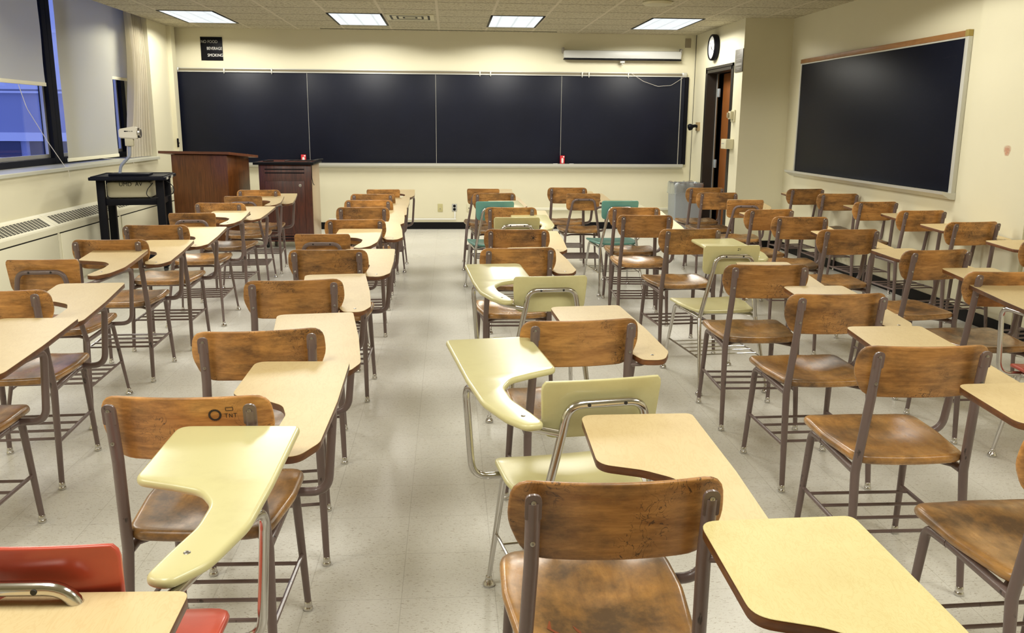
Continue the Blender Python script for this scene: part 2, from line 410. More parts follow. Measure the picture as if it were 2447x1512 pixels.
def sheet(bm, poly, z0, z1, er=0.004, prof=3):
    """flat slab with rounded edge; poly in xy"""
    levels = []
    for k in range(prof+1):
        a = PI/2*k/prof; levels.append((er*(1-math.sin(a)), z0+er*(1-math.cos(a))))
    for k in range(prof+1):
        a = PI/2*k/prof; levels.append((er*(1-math.cos(a)), z1-er*(1-math.sin(a))))
    rings = []
    for d, z in levels:
        q = inset(poly, d) if d > 1e-7 else poly
        rings.append([bm.verts.new((x, y, z)) for x, y in q])
    N = len(poly)
    for i in range(len(rings)-1):
        for k in range(N):
            bm.faces.new((rings[i][k], rings[i][(k+1) % N], rings[i+1][(k+1) % N], rings[i+1][k]))
    from mathutils.geometry import tessellate_polygon
    for rg in (rings[0], rings[-1]):
        for t in tessellate_polygon([[Vector((v_.co.x, v_.co.y, 0)) for v_ in rg]]):
            if len(set(t)) == 3:
                try: bm.faces.new([rg[i] for i in t])
                except ValueError: pass
def shell(bm, poly, thick, er, mapf, rings_in=(0.0, 0.3, 0.55, 0.75, 0.88, 0.95)):
    """convex slab with inner rings; mapf(u,v,w)->xyz, w 0 (back) .. thick (front)"""
    cx = sum(p[0] for p in poly)/len(poly); cy = sum(p[1] for p in poly)/len(poly); N = len(poly)
    seq = []
    for s in rings_in: seq.append([(cx+(x-cx)*s, cy+(y-cy)*s, thick) for x, y in inset(poly, er)])
    pr = 4
    for k in range(pr+1):
        a = PI/2*k/pr; q = inset(poly, er*(1-math.sin(a))); seq.append([(x, y, thick-er*(1-math.cos(a))) for x, y in q])
    for k in range(pr+1):
        a = PI/2*k/pr; q = inset(poly, er*(1-math.cos(a))); seq.append([(x, y, er*(1-math.sin(a))) for x, y in q])
    for s in reversed(rings_in): seq.append([(cx+(x-cx)*s, cy+(y-cy)*s, 0.0) for x, y in inset(poly, er)])
    c0 = bm.verts.new(mapf(*seq[0][0])); c1 = bm.verts.new(mapf(*seq[-1][0]))
    rv = [[bm.verts.new(mapf(*p)) for p in r] for r in seq[1:-1]]
    for k in range(N):
        bm.faces.new((c0, rv[0][k], rv[0][(k+1) % N])); bm.faces.new((c1, rv[-1][(k+1) % N], rv[-1][k]))
    for i in range(len(rv)-1):
        for k in range(N):
            bm.faces.new((rv[i][k], rv[i+1][k], rv[i+1][(k+1) % N], rv[i][(k+1) % N]))
def resample(poly, n):
    P_ = [Vector(p) for p in poly]; L = [0.0]
    for i in range(len(P_)): L.append(L[-1]+(P_[(i+1) % len(P_)]-P_[i]).length)
    out = []; j = 0
    for k in range(n):
        t = L[-1]*k/n
        while L[j+1] < t: j += 1
        s = (t-L[j])/max(L[j+1]-L[j], 1e-9); q = P_[j].lerp(P_[(j+1) % len(P_)], s); out.append((q.x, q.y))
    return out

def tag(o, label=None, cat=None, group=None, kind=None):
    if label: o['label'] = label
    if cat: o['category'] = cat
    if group: o['group'] = group
    if kind: o['kind'] = kind
    return o
def empty(name, loc=(0, 0, 0), rz=0.0):
    o = bpy.data.objects.new(name, None); COL.objects.link(o); o.location = loc; o.rotation_euler = (0, 0, rz)
    o.empty_display_size = 0.1
    return o
def struct(name, bm, mat, parent=None, smooth=False):
    o = link(name, bm, mat, parent, smooth)
    if parent is None: o['kind'] = 'structure'
    return o
KIDS = {}
def copy_tree(o, parent=None):
    c = o.copy(); COL.objects.link(c)
    if parent is not None: c.parent = parent
    for ch in KIDS.get(o.name, ()): copy_tree(ch, c)
    return c
def register(root):
    """remember the children so a copy loop needs no scene scan"""
    for o in [root]+list(root.children_recursive): KIDS[o.name] = list(o.children)
def text_mesh(name, body, size, mat, parent, loc, rot, align='LEFT', depth=0.001, sx=1.0):
    cu = bpy.data.curves.new(name, 'FONT'); cu.body = body; cu.size = size; cu.align_x = align; cu.align_y = 'CENTER'; cu.extrude = depth
    t = bpy.data.objects.new(name, cu); COL.objects.link(t)
    dg = bpy.context.evaluated_depsgraph_get(); me = bpy.data.meshes.new_from_object(t.evaluated_get(dg))
    bpy.data.objects.remove(t); bpy.data.curves.remove(cu)
    o = bpy.data.objects.new(name, me); COL.objects.link(o); me.materials.clear(); me.materials.append(mat)
    o.parent = parent; o.location = loc; o.rotation_euler = rot; o.scale = (sx, 1, 1)
    return o

# ------------------------------------------------------------------ the setting
T = 0.2
bm = bmesh.new(); box(bm, XW-0.3, XR+0.8, YB-0.2, YF+0.2, -0.1, 0); struct('floor', bm, MAT['floor'])
bm = bmesh.new(); box(bm, XL, XR+0.6, YB-0.2, YF+0.2, ZC, ZC+0.1); struct('ceiling', bm, MAT['ceiling'])
bm = bmesh.new(); box(bm, XW-0.3, XR+0.6, YF, YF+T, -0.1, 2.9); struct('wall_front', bm, MAT['wall'])
bm = bmesh.new(); box(bm, XW-0.3, XR+0.6, YB-T, YB, -0.1, 2.9); struct('wall_back', bm, MAT['wall'])
# left wall: apron below the sill, solid end by the front corner, head of the blind pocket
YWE = 11.08
for (ya, yb_, za, zb_) in ((YB, YF, -0.1, 0.965), (YWE, YF, 0.965, 2.9), (5.29, YWE, 2.735, 2.9), (YB, 5.29, 1.0, 2.9)):  # last piece: unseen solid wall in place of windows, added to block blue light
    bm = bmesh.new(); box(bm, XW-0.1 if za < 0 else XW-0.3, XL, ya, yb_, za, zb_); struct('wall_left', bm, MAT['wall'])
# right wall with its shallow piers
bm = bmesh.new()
box(bm, XR, XR+T, YB, YP+0.2, -0.1, 2.9)
box(bm, XR-0.030, XR+0.01, 5.62, 6.39, -0.05, 2.7)
box(bm, XR-0.022, XR+0.01, 1.2, 5.585, -0.05, 2.7)
struct('wall_right', bm, MAT['wall'])
# return wall facing the room, then the door wall
bm = bmesh.new(); box(bm, XP, XR+T, YP, YP+0.18, -0.1, 2.9); struct('wall_return', bm, MAT['wall'])
DY0, DY1, DZ = 10.395, 11.46, 2.10        # clear door opening, frame outside of it
bm = bmesh.new()
box(bm, XP, XP+0.16, YP+0.18, DY0, -0.1, 2.9)
box(bm, XP, XP+0.16, DY1, YF, -0.1, 2.9)
box(bm, XP, XP+0.16, DY0, DY1, DZ, 2.9)
struct('wall_door_side', bm, MAT['wall'])
# corridor behind the door
bm = bmesh.new()
box(bm, XP+1.4, XP+1.5, YP+0.1, YF+0.2, -0.1, 2.9); box(bm, XP+0.16, XP+1.5, YF+0.1, YF+0.2, -0.1, 2.9)
box(bm, XP+0.16, XP+1.5, YP+0.18, YF+0.1, 2.6, 2.7); box(bm, XP+0.7, XP+1.5, YP+0.1, YP+0.2, -0.1, 2.7)
struct('wall_corridor', bm, MAT['wall'])
# baseboards
bm = bmesh.new(); box(bm, XL, XP, YF-0.008, YF, 0, 0.094); struct('baseboard_front', bm, MAT['black_base'])
bm = bmesh.new(); box(bm, XP-0.008, XR, YP-0.008, YP, 0, 0.094); struct('baseboard_return', bm, MAT['black_base'])
bm = bmesh.new()
box(bm, XR-0.008, XR, 6.39, YP-0.008, 0, 0.094); box(bm, XR-0.038, XR-0.03, 5.62, 6.398, 0, 0.094)
box(bm, XR-0.038, XR, 6.39, 6.398, 0, 0.094); box(bm, XR-0.030, XR-0.022, 1.2, 5.6, 0, 0.094)
struct('baseboard_right', bm, MAT['black_base'])
bm = bmesh.new(); box(bm, XP-0.008, XP, YP, DY0-0.06, 0, 0.094); box(bm, XP-0.008, XP, DY1+0.06, YF-0.008, 0, 0.094)
struct('baseboard_door_side', bm, MAT['black_base'])
# corner trims
bm = bmesh.new(); box(bm, XL, XL+0.055, 11.80, 11.96, 0, ZC); struct('trim_1', bm, MAT['wall'])
bm = bmesh.new(); box(bm, XP-0.004, XP-0.0005, YF-0.014, YF-0.001, 0.1, ZC); struct('trim_2', bm, MAT['door_metal'])
bm = bmesh.new(); box(bm, XL, XL+0.012, 11.98, 11.99, 0.1, ZC); struct('trim_3', bm, MAT['door_metal'])
# window sill
bm = bmesh.new(); box(bm, XW-0.05, XL+0.03, YB, YWE+0.02, 0.965, 1.0, 0.006); struct('window_sill', bm, MAT['sill'])

# windows: dark frames with a pane each
def window(n, y0, y1):
    bm = bmesh.new(); mw = 0.10
    box(bm, XW-0.06, XW+0.04, y0, y0+mw, 1.0, 2.72, 0.004); box(bm, XW-0.06, XW+0.04, y1-mw, y1, 1.0, 2.72, 0.004)
    box(bm, XW-0.06, XW+0.04, y0+mw, y1-mw, 1.0, 1.06, 0.004); box(bm, XW-0.06, XW+0.04, y0+mw, y1-mw, 2.66, 2.72, 0.004)
    w = struct('window_%d' % n, bm, MAT['black_gloss'])
    bm = bmesh.new(); t = 0.035; a, b_ = y0+mw+0.001, y1-mw-0.001
    box(bm, XW-0.03, XW-0.002, a, a+t, 1.061, 2.655); box(bm, XW-0.03, XW-0.002, b_-t, b_, 1.061, 2.655)
    box(bm, XW-0.03, XW-0.002, a+t, b_-t, 1.061, 1.061+t); box(bm, XW-0.03, XW-0.002, a+t, b_-t, 2.62, 2.655)
    link('sash', bm, MAT['alu'], w, False)
    bm = bmesh.new(); box(bm, XW-0.020, XW-0.014, a+t, b_-t, 1.061+t, 2.62); link('pane', bm, MAT['glass'], w, False)
edges = [11.06, 11.05, 9.11, 7.20, 5.29]
bm = bmesh.new(); box(bm, XW-0.06, XW+0.04, 11.051, 11.079, 1.0, 2.72, 0.004); struct('trim_4', bm, MAT['black_gloss'])
for k in range(1, len(edges)-1): window(k, edges[k+1], edges[k])

# ------------------------------------------------------------------ outside: building across the way
fb = empty('building', (-12.0, 20.0, -6.0)); tag(fb, 'pale blue-grey building with white bands seen through the windows', 'building')
bm = bmesh.new(); box(bm, -20, 6.5, 0.0, 1.0, 0, 13.5); link('wall', bm, MAT['facade'], fb, False)
for z0, z1 in ((6.42, 6.62), (6.97, 7.15), (7.97, 8.01), (9.2, 9.27), (10.4, 10.47), (4.8, 5.1)):
    bm = bmesh.new(); box(bm, -20, 6.5, -0.10, 0.0, z0, z1); link('band', bm, MAT['facade_band'], fb, False)
bm = bmesh.new(); box(bm, -20, 6.5, -0.06, -0.001, 8.05, 13.5); link('upper_cladding', bm, simple('pale_upper_cladding', (0.82, 0.84, 0.86), 0.6), fb, False)
for x0 in (-12.2, -8.2, -4.2, -0.25):
    bm = bmesh.new(); box(bm, x0, x0+2.2, -0.03, -0.002, 7.16, 7.96); link('window', bm, MAT['facade_dark'], fb, False)
for x0 in (-12.0, -9.0, -6.0, -3.0, 0.0, 3.0):
    bm = bmesh.new(); box(bm, x0, x0+2.8, -0.03, -0.002, 6.63, 6.96); link('window', bm, MAT['facade_dark'], fb, False)
bm = bmesh.new(); box(bm, -60, -4.3, -40, 60, -6.1, -6.0); g = struct('ground_outside', bm, MAT['snow'])
def tree(x, y, s, label):
    bm = bmesh.new(); rnd = random.Random(int(y*10))
    def br(p, d, L, r, k):
        q = p+d*L; tube(bm, [p, p+d*L*0.5+Vector((rnd.uniform(-1, 1), rnd.uniform(-1, 1), 0))*L*0.05, q], [r, r*0.6], 5, True)
        if k == 0: return
        for _ in range(3):
            nd = (d+Vector((rnd.uniform(-1, 1), rnd.uniform(-1, 1), rnd.uniform(-0.2, 0.8)))*0.75).normalized()
            br(q, nd, L*0.68, r*0.6, k-1)
    br(Vector((0, 0, 0)), Vector((0, 0, 1)), 2.6*s, 0.10*s, 4)
    o = link('bare_tree', bm, MAT['branch'], None, True, (x, y, -6.0)); tag(o, label, 'tree')
tree(-8.2, 16.5, 0.98, 'bare leafless tree outside the left window')

# ------------------------------------------------------------------ roller shades, cords, curtain
def shade(y0, y1, zb, x, label, z1=2.70):
    r = empty('roller_shade', (x, (y0+y1)/2, z1)); tag(r, label, 'window shade')
    bm = bmesh.new(); n = 24; w = y1-y0; rows = 10
    vv = [[bm.verts.new((0.004*math.sin(3.1*(k/n)+2.0*j/rows)+0.003*math.sin(9*k/n+j), -w/2+w*k/n, (zb-z1)*j/rows)) for k in range(n+1)] for j in range(rows+1)]
    for j in range(rows):
        for k in range(n): bm.faces.new((vv[j][k], vv[j][k+1], vv[j+1][k+1], vv[j+1][k]))
    geo = bm.faces[:]; ex = bmesh.ops.solidify(bm, geom=geo, thickness=0.0012)
    link('cloth', bm, MAT['shade'], r)
    bm = bmesh.new(); box(bm, -0.008, 0.006, -w/2, w/2, zb-z1-0.012, zb-z1+0.022, 0.004); link('hem_bar', bm, MAT['shade'], r)
    bm = bmesh.new(); tube(bm, [(0, -w/2-0.01, 0.0), (0, w/2+0.01, 0.0)], 0.02, 12); link('roller', bm, MAT['shade'], r)
shade(7.02, 8.66, 1.735, -3.70, 'half lowered cream roller shade, leftmost in view')
shade(5.35, 6.98, 1.20, -3.70, 'unseen cream roller shade added to block window light, past the left picture edge')  # added out of view to cut the blue light on the other shades
shade(8.98, 10.34, 1.035, -3.70, 'long cream roller shade lowered to the sill')
shade(10.40, 11.04, 1.88, -3.74, 'short shaded roller shade beside the curtain')
def cord(pts, r, name, label, cat, mat='cord'):
    bm = bmesh.new(); tube(bm, fillet(pts, [0]+[0.1]*(len(pts)-2)+[0]), r, 6)
    o = link(name, bm, MAT[mat]); tag(o, label, cat); return o
cord([(-3.70, 8.12, 1.72), (-3.66, 8.14, 1.52), (-3.60, 8.33, 1.24), (-3.50, 8.42, 1.0), (-3.487, 8.45, 0.97), (-3.485, 8.46, 0.90)], 0.0028, 'shade_cord', 'pale pull cord hanging from the leftmost roller shade', 'cord')
cord([(-3.69, 9.75, 1.03), (-3.60, 10.0, 1.008), (-3.50, 10.15, 1.004), (-3.488, 10.18, 0.95)], 0.0028, 'shade_cord', 'pale pull cord lying on the sill under the long shade', 'cord')
# curtain
bm = bmesh.new(); n = 130; rows = 18; y0, y1 = 10.47, 11.05; vv = []
for j in range(rows+1):
    z = 2.66-(2.66-1.01)*j/rows; s = j/rows; row = []
    for k in range(n+1):
        t = k/n; sw = (0.10*math.sin(2.6*s)*(1-t)) - 0.13*s*(1-t)*(1 if s > 0 else 0) + 0.13*(1-s)*(1-t)*1.5
        a = 0.042+0.010*math.sin(3*s+t*5)
        y = y0+(y1-y0)*t+sw*0.9+0.01*math.sin(9*t+4*s)
        row.append(bm.verts.new((-3.60+a*math.sin(2*PI*7.5*t+0.8*math.sin(2*s+t*3))+0.015*math.sin(5*s), y, z)))
    vv.append(row)
for j in range(rows):
    for k in range(n): bm.faces.new((vv[j][k], vv[j][k+1], vv[j+1][k+1], vv[j+1][k]))
bmesh.ops.solidify(bm, geom=bm.faces[:], thickness=0.003)
cu = link('curtain', bm, MAT['curtain']); tag(cu, 'pleated cream curtain hanging at the front end of the windows', 'curtain')

# ------------------------------------------------------------------ radiator covers
def radiator(y0, y1, label):
    r = empty('radiator_cover', (XL, (y0+y1)/2, 0)); tag(r, label, 'radiator', 'radiator covers below the windows')
    h = (y1-y0)/2-0.002
    bm = bmesh.new()
    prof = [(0.002, 0.0), (0.160, 0.0), (0.160, 0.47), (0.166, 0.475), (0.166, 0.520), (0.160, 0.533), (0.035, 0.618), (0.020, 0.630), (0.002, 0.632)]
    a = [bm.verts.new((x, -h, z)) for x, z in prof]; c = [bm.verts.new((x, h, z)) for x, z in prof]
    N = len(prof)
    for i in range(N): bm.faces.new((a[i], a[(i+1) % N], c[(i+1) % N], c[i]))
    bm.faces.new(a[::-1]); bm.faces.new(c)
    link('case', bm, MAT['radiator'], r, False)
    # front access panel and its shadow gap
    bm = bmesh.new(); box(bm, 0.161, 0.167, -h+0.05, h-0.015, 0.02, 0.462, 0.002); link('front_panel', bm, MAT['radiator'], r)
    bm = bmesh.new(); box(bm, 0.160, 0.1635, -h+0.04, h-0.006, 0.463, 0.470); link('shadow_gap', bm, MAT['grille_dark'], r, False)
    # slotted grille on the slope
    sl = math.atan2(0.533-0.618, 0.160-0.035); L = math.hypot(0.125, 0.085)
    bm = bmesh.new(); ny = int((2*h-0.14)/0.060); st = (2*h-0.14)/ny
    ux, uz = math.cos(sl), math.sin(sl); nx_, nz_ = -uz, ux
    for i in range(ny):
        yc = -h+0.07+st*(i+0.5)
        for j in range(9):
            s0 = 0.022+j*0.0125; s1 = s0+0.0088; q = []
            for (s, yy) in ((s0, yc-0.023), (s1, yc-0.023), (s1, yc+0.023), (s0, yc+0.023)):
                q.append(bm.verts.new((0.035+ux*s+nx_*0.0012, yy, 0.618+uz*s+nz_*0.0012)))
            bm.faces.new(q)
    link('grille_slots', bm, MAT['grille_dark'], r, False)
rl = ['radiator cover behind the black cart, farthest unit', 'radiator cover with the black cart standing before it, second unit',
      'radiator cover left of the black cart, nearest unit fully in view', 'radiator cover at the left picture edge']
ry = [12.0, 9.87, 7.80, 5.75, 3.7, 1.65, -0.4]
ry = [11.7, 9.27, 7.79, 6.31, 4.83]
ry = [(9.24, 11.6), (7.79, 9.24), (5.6, 7.79), (3.4, 5.6)]
for k, (a, c_) in enumerate(ry): radiator(a, c_, rl[k])

# ------------------------------------------------------------------ tablet-arm chairs
YB0 = 0.0
def seat_poly(w_r, w_f, y0, y1, rr, rf):
    return resample(round_poly([(-w_r, y0), (w_r, y0), (w_f, y0+(y1-y0)*0.50), (w_f*0.985, y1), (-w_f*0.985, y1), (-w_f, y0+(y1-y0)*0.50)], [rr, rr, 0.2, rf, rf, 0.2], 9), 64)
def glide(kind, p):
    bm = bmesh.new()
    if kind == 'W': lathe(bm, [(0.0135, 0.0), (0.0150, 0.003), (0.0140, 0.010), (0.0118, 0.013), (0.0122, 0.017), (0.0112, 0.028), (0.0095, 0.030)], p, seg=12)
    else: lathe(bm, [(0.018, 0.0), (0.020, 0.004), (0.019, 0.009), (0.014, 0.017), (0.0105, 0.022), (0.0112, 0.026), (0.0105, 0.032), (0.009, 0.034)], p, seg=14)
    return bm
def tablet_outline(kind, sx):
    if kind == 'W':
        pts = [(0.02, 0.626), (0.302, 0.626), (0.312, 0.30), (0.309, 0.04), (0.268, -0.042), (0.196, -0.032), (0.178, 0.03), (0.190, 0.12), (0.193, 0.21), (0.172, 0.275), (0.112, 0.318), (0.018, 0.352)]
        rd = [0.035, 0.020, 0, 0.07, 0.05, 0.03, 0.05, 0.1, 0.08, 0.06, 0.12, 0.045]
    else:
        pts = [(0.018, 0.710), (0.298, 0.710), (0.297, 0.34), (0.288, 0.15), (0.252, 0.03), (0.212, -0.035), (0.160, -0.028), (0.176, 0.05), (0.204, 0.15), (0.206, 0.245), (0.170, 0.308), (0.105, 0.340), (0.018, 0.375)]
        if sx > 0:
            pts = [(0.018, 0.710), (0.298, 0.710), (0.300, 0.42), (0.296, 0.25), (0.262, 0.12), (0.212, 0.062), (0.166, 0.076), (0.180, 0.15), (0.202, 0.24), (0.202, 0.33), (0.165, 0.385), (0.105, 0.408), (0.018, 0.435)]
        rd = [0.035, 0.022, 0.25, 0.2, 0.12, 0.030, 0.030, 0.06, 0.15, 0.08, 0.07, 0.1, 0.035]
    q = round_poly([(x*sx, y) for x, y in pts], rd, 7)
    return q
def build_chair(name, kind, body, tabtop, frame, sx=1, metal_rack=None, dz=0.0):
    """kind W: two posts and broad back; L / P: bent loop back.  y=0 is the top of the back, +y the sitter's front"""
    r = empty(name)
    fm = MAT[frame]; rk = metal_rack or fm
    seatm, backm = body
    if kind == 'W':
        wr, wf, y0s, y1s = 0.172, 0.197, 0.040, 0.478
        rf, ff = Vector((0.178, 0.008, 0)), Vector((0.182, 0.432, 0))
        bend, fbend = Vector((0.170, 0.052, 0.395)), Vector((0.168, 0.392, 0.402))
        r0, r1 = 0.0140, 0.0100
        zs = 0.410
    else:
        wr, wf, y0s, y1s = 0.158, 0.200, 0.030, 0.470
        rf, ff = Vector((0.190, -0.095, 0)), Vector((0.205, 0.455, 0))
        bend, fbend = Vector((0.160, 0.030, 0.395)), Vector((0.172, 0.385, 0.400))
        r0, r1 = 0.0118, 0.0075
        zs = 0.414
    # seat
    poly = seat_poly(wr, wf, y0s, y1s, 0.062, 0.100 if kind != 'P' else 0.075)
    ym = (y0s+y1s)/2
    wood = kind in 'WL'
    def smap(u, v, w):
        t = (v-y0s)/(y1s-y0s); z = zs+w
        ax = min(abs(u)/wf, 1.0)
        if wood:
            z += 0.008*ax**2.4*(1-max(0.0, min(1.0, (t-0.6)/0.3))) - 0.016*math.exp(-((u/0.115)**2+((t-0.42)/0.28)**2)) + 0.004
            z += 0.010*math.exp(-((t-0.80)/0.15)**2)*(1-0.5*ax**4)*(1-0.8*math.exp(-((abs(u)-0.095)/0.05)**2))
            z -= 0.012*max(0.0, (t-0.82)/0.18)**2
        else:
            z += 0.006*ax**3 - 0.006*math.exp(-((u/0.13)**2+((t-0.4)/0.3)**2)) - 0.016*max(0.0, (t-0.80)/0.2)**2
        z += 0.004*max(0, (0.12-t)/0.12)
        return (u, v, z)
    bm = bmesh.new(); shell(bm, poly, 0.030 if wood else 0.018, 0.0140 if wood else 0.0085, smap, (0.0, 0.15, 0.3, 0.45, 0.6, 0.72, 0.83, 0.92)); link('seat', bm, seatm, r)
    # back
    if kind == 'W':
        pl = round_poly([(-0.170, -0.162), (0.170, -0.162), (0.203, -0.085), (0.196, 0.0), (-0.196, 0.0), (-0.203, -0.085)], [0.06, 0.06, 0.09, 0.066, 0.066, 0.09], 7)
        th, er, z0, bow, lean = 0.0125, 0.0045, 0.797, 0.032, 0.16
    else:
        pl = round_poly([(-0.152, -0.158), (0.152, -0.158), (0.160, -0.02), (0.155, 0.0), (-0.155, 0.0), (-0.160, -0.02)], [0.038, 0.038, 0.03, 0.035, 0.035, 0.03], 7)
        th, er, z0, bow, lean = 0.0115, 0.004, 0.793, 0.016, 0.16
    pl = resample(pl, 72)
    def bmap(u, v, w): return (u, 0.004+w+bow*(u/0.2)**2-v*lean*1.0, z0+v)
    bm = bmesh.new(); shell(bm, pl, th, er, bmap, (0.0, 0.2, 0.4, 0.6, 0.78, 0.92)); bk = link('backrest', bm, backm, r)
    # legs
    for sgn in (-1, 1):
        m_ = Vector((sgn, 1, 1))
        mul = lambda v_: Vector((v_.x*sgn, v_.y, v_.z))
        if kind == 'W':
            top = Vector((0.160, 0.0185, 0.640)); tip = Vector((0.160, -0.002, 0.772))
            bm = bmesh.new()
            path = fillet([mul(rf+Vector((0, 0, 0.024))), mul(bend), mul(top), mul(tip)], [0, 0.05, 0.3, 0], 5)
            n = len(path); rad = []
            for p in path:
                if p.z < 0.36: rad.append(r1+(r0-r1)*min(1, p.z/0.30))
                else: rad.append(r0)
            rings = tube(bm, path, rad, 12, True)
            # flattened, rounded ear over the back
            ear = round_poly([(-0.0150, -0.034), (0.0150, -0.034), (0.0150, 0.016), (-0.0150, 0.016)], [0.004, 0.004, 0.0150, 0.0150], 5)
            c0 = mul(tip)
            N = len(ear); ra = [bm.verts.new((c0.x+u, c0.y-0.010-v*0.15, c0.z+v)) for u, v in ear]; rb = [bm.verts.new((c0.x+u, c0.y-0.002-v*0.15, c0.z+v)) for u, v in ear]
            for k in range(N): bm.faces.new((ra[k], ra[(k+1) % N], rb[(k+1) % N], rb[k]))
            bm.faces.new(ra[::-1]); bm.faces.new(rb)
            lg = link('leg', bm, fm, r)
            for zz in (0.772, 0.690):
                t = (zz-0.640)/(0.772-0.640); pc = Vector((0.160*sgn, 0.0185+(-0.0205)*t-(0.0105 if zz > 0.75 else 0.0135), zz))
                bm = bmesh.new(); lathe(bm, [(0.0052, 0.0), (0.0048, 0.0018), (0.0018, 0.0022), (0.0016, 0.0006)], pc, (0, -1, 0.15), 10); link('screw', bm, MAT['dull_steel'], lg)
        else:
            bm = bmesh.new(); tube(bm, fillet([mul(rf+Vector((0, 0, 0.028))), mul(bend)], [0, 0]), [r1, r0], 12); lg = link('leg', bm, fm, r)
        link('glide', glide(kind, mul(rf)), MAT['chrome'], lg)
        bm = bmesh.new()
        fp = fillet([mul(ff+Vector((0, 0, 0.026))), mul(fbend), mul(fbend+Vector((-0.004, -0.09, 0.0)))], [0, 0.035, 0], 6)
        tube(bm, fp, [r1, r0], 12); lg = link('leg', bm, fm, r)
        link('glide', glide(kind, mul(ff)), MAT['chrome'], lg)
    # seat frame: side rails, cross bars
    bm = bmesh.new()
    for sgn in (-1, 1):
        tube(bm, [(fbend.x*sgn-0.004*sgn, fbend.y-0.085, fbend.z), (bend.x*sgn*0.985, bend.y+0.004, bend.z)], r0*0.92, 10)
    zb_ = 0.3965
    tube(bm, fillet([(-bend.x, bend.y+0.03, zb_), (-bend.x*0.6, bend.y+0.09, zb_+0.004), (bend.x*0.6, bend.y+0.09, zb_+0.004), (bend.x, bend.y+0.03, zb_)], [0, 0.05, 0.05, 0]), 0.008, 8)
    tube(bm, [(-fbend.x+0.01, fbend.y-0.05, zb_), (fbend.x-0.01, fbend.y-0.05, zb_)], 0.009, 8)
    link('seat_frame', bm, fm, r)
    # loop back
    if kind != 'W':
        bm = bmesh.new(); q = []
        zt_ = 0.738
        q = fillet([(-bend.x, bend.y, bend.z), (-0.112, -0.006, 0.66), (-0.098, -0.014, zt_), (0.098, -0.014, zt_), (0.112, -0.006, 0.66), (bend.x, bend.y, bend.z)], [0, 0.25, 0.055, 0.055, 0.25, 0], 8)
        tube(bm, q, 0.0115, 12); lp = link('back_loop', bm, fm, r)
        for sgn in (-1, 1):
            bm = bmesh.new(); lathe(bm, [(0.005, 0.0), (0.0045, 0.002), (0.0015, 0.002)], (0.048*sgn, -0.0252, zt_), (0, -1, 0), 10); link('screw', bm, MAT['black_hole'], lp)
    # book rack
    bm = bmesh.new(); zr = 0.190
    def on(a, b_, z): return a+(b_-a)*(z/b_.z)
    for sgn in (-1, 1):
        pf = on(ff, fbend, zr); pb = on(rf, bend, zr-0.003)
        tube(bm, [(pf.x*sgn, pf.y, pf.z), (pb.x*sgn, pb.y, pb.z)], 0.0070 if kind == 'W' else 0.0055, 8)
    nr = 4 if kind == 'W' else 5
    for k in range(nr):
        t = (0.14+0.76*k/(nr-1)) if kind == 'W' else (0.16+0.70*k/(nr-1))
        w = pf.x+(pb.x-pf.x)*t; y = pf.y+(pb.y-pf.y)*t
        tube(bm, [(-w, y, zr), (w, y, zr)], 0.0058 if kind != 'P' else 0.0036, 8)
    link('book_rack', bm, rk, r)
    # tablet
    yf_, zf_, kt = (0.626, 0.715+dz, 0.069) if kind == 'W' else (0.710, 0.740, 0.055)
    ol = tablet_outline('W' if kind == 'W' else 'P', sx)
    def tz(y): return zf_-(yf_-y)*kt
    def tilt(bm):
        for v_ in bm.verts: v_.co.z = tz(v_.co.y)+v_.co.z
        return bm
    if tabtop.name.endswith('laminate'):
        bm = bmesh.new(); sheet(bm, ol, -0.0195, -0.0016, 0.002, 2); tb = link('tablet', tilt(bm), MAT['ply'], r)
        bm = bmesh.new(); sheet(bm, ol, -0.00155, 0.0, 0.0006, 1); lam = link('laminate_top', tilt(bm), tabtop, tb)
    else:
        bm = bmesh.new(); sheet(bm, ol, -0.019, 0.0, 0.0085, 5); tb = link('tablet', tilt(bm), tabtop, r)
    bm = bmesh.new(); sc_p = (0.242*sx, 0.012, 0.0) if kind == 'W' else ((0.215*sx, 0.150, 0.0) if sx > 0 else (0.205*sx, 0.030, 0.0))
    lathe(bm, [(0.0062, -0.002), (0.0062, 0.0005), (0.005, 0.0012), (0.002, 0.0012), (0.0018, 0.0002)], sc_p, (0, 0, 1), 12); link('screw', tilt(bm), MAT['dull_steel'], tb)
    # tablet support tube
    bm = bmesh.new(); hang = 0.0325
    if kind == 'W':
        q = fillet([(0.165*sx, 0.375, 0.402), (0.268*sx, 0.362, 0.408), (0.292*sx, 0.345, tz(0.345)-hang), (0.255*sx, 0.20, tz(0.20)-hang)], [0, 0.060, 0.035, 0], 8)
        tube(bm, q, 0.0128, 12); link('tablet_support', bm, fm, r)
        bm = bmesh.new()
        tube(bm, fillet([(0.158*sx, 0.014, 0.642), (0.200*sx, 0.004, 0.644), (0.245*sx, 0.012, tz(0.012)-0.0195)], [0, 0.02, 0]), 0.0065, 8)
        link('tablet_bracket', bm, fm, r)
    else:
        h2 = 0.0300
        q = fillet([(0.170*sx, 0.375, 0.402), (0.272*sx, 0.372, 0.404), (0.292*sx, 0.372, tz(0.372)-h2), (0.245*sx, 0.20, tz(0.2)-h2), (0.205*sx, 0.035, tz(0.035)-h2), (0.113*sx, -0.004, 0.660)], [0, 0.055, 0.045, 0.1, 0.06, 0], 8)
        tube(bm, q, 0.0105, 12); link('tablet_support', bm, fm, r)
    return r

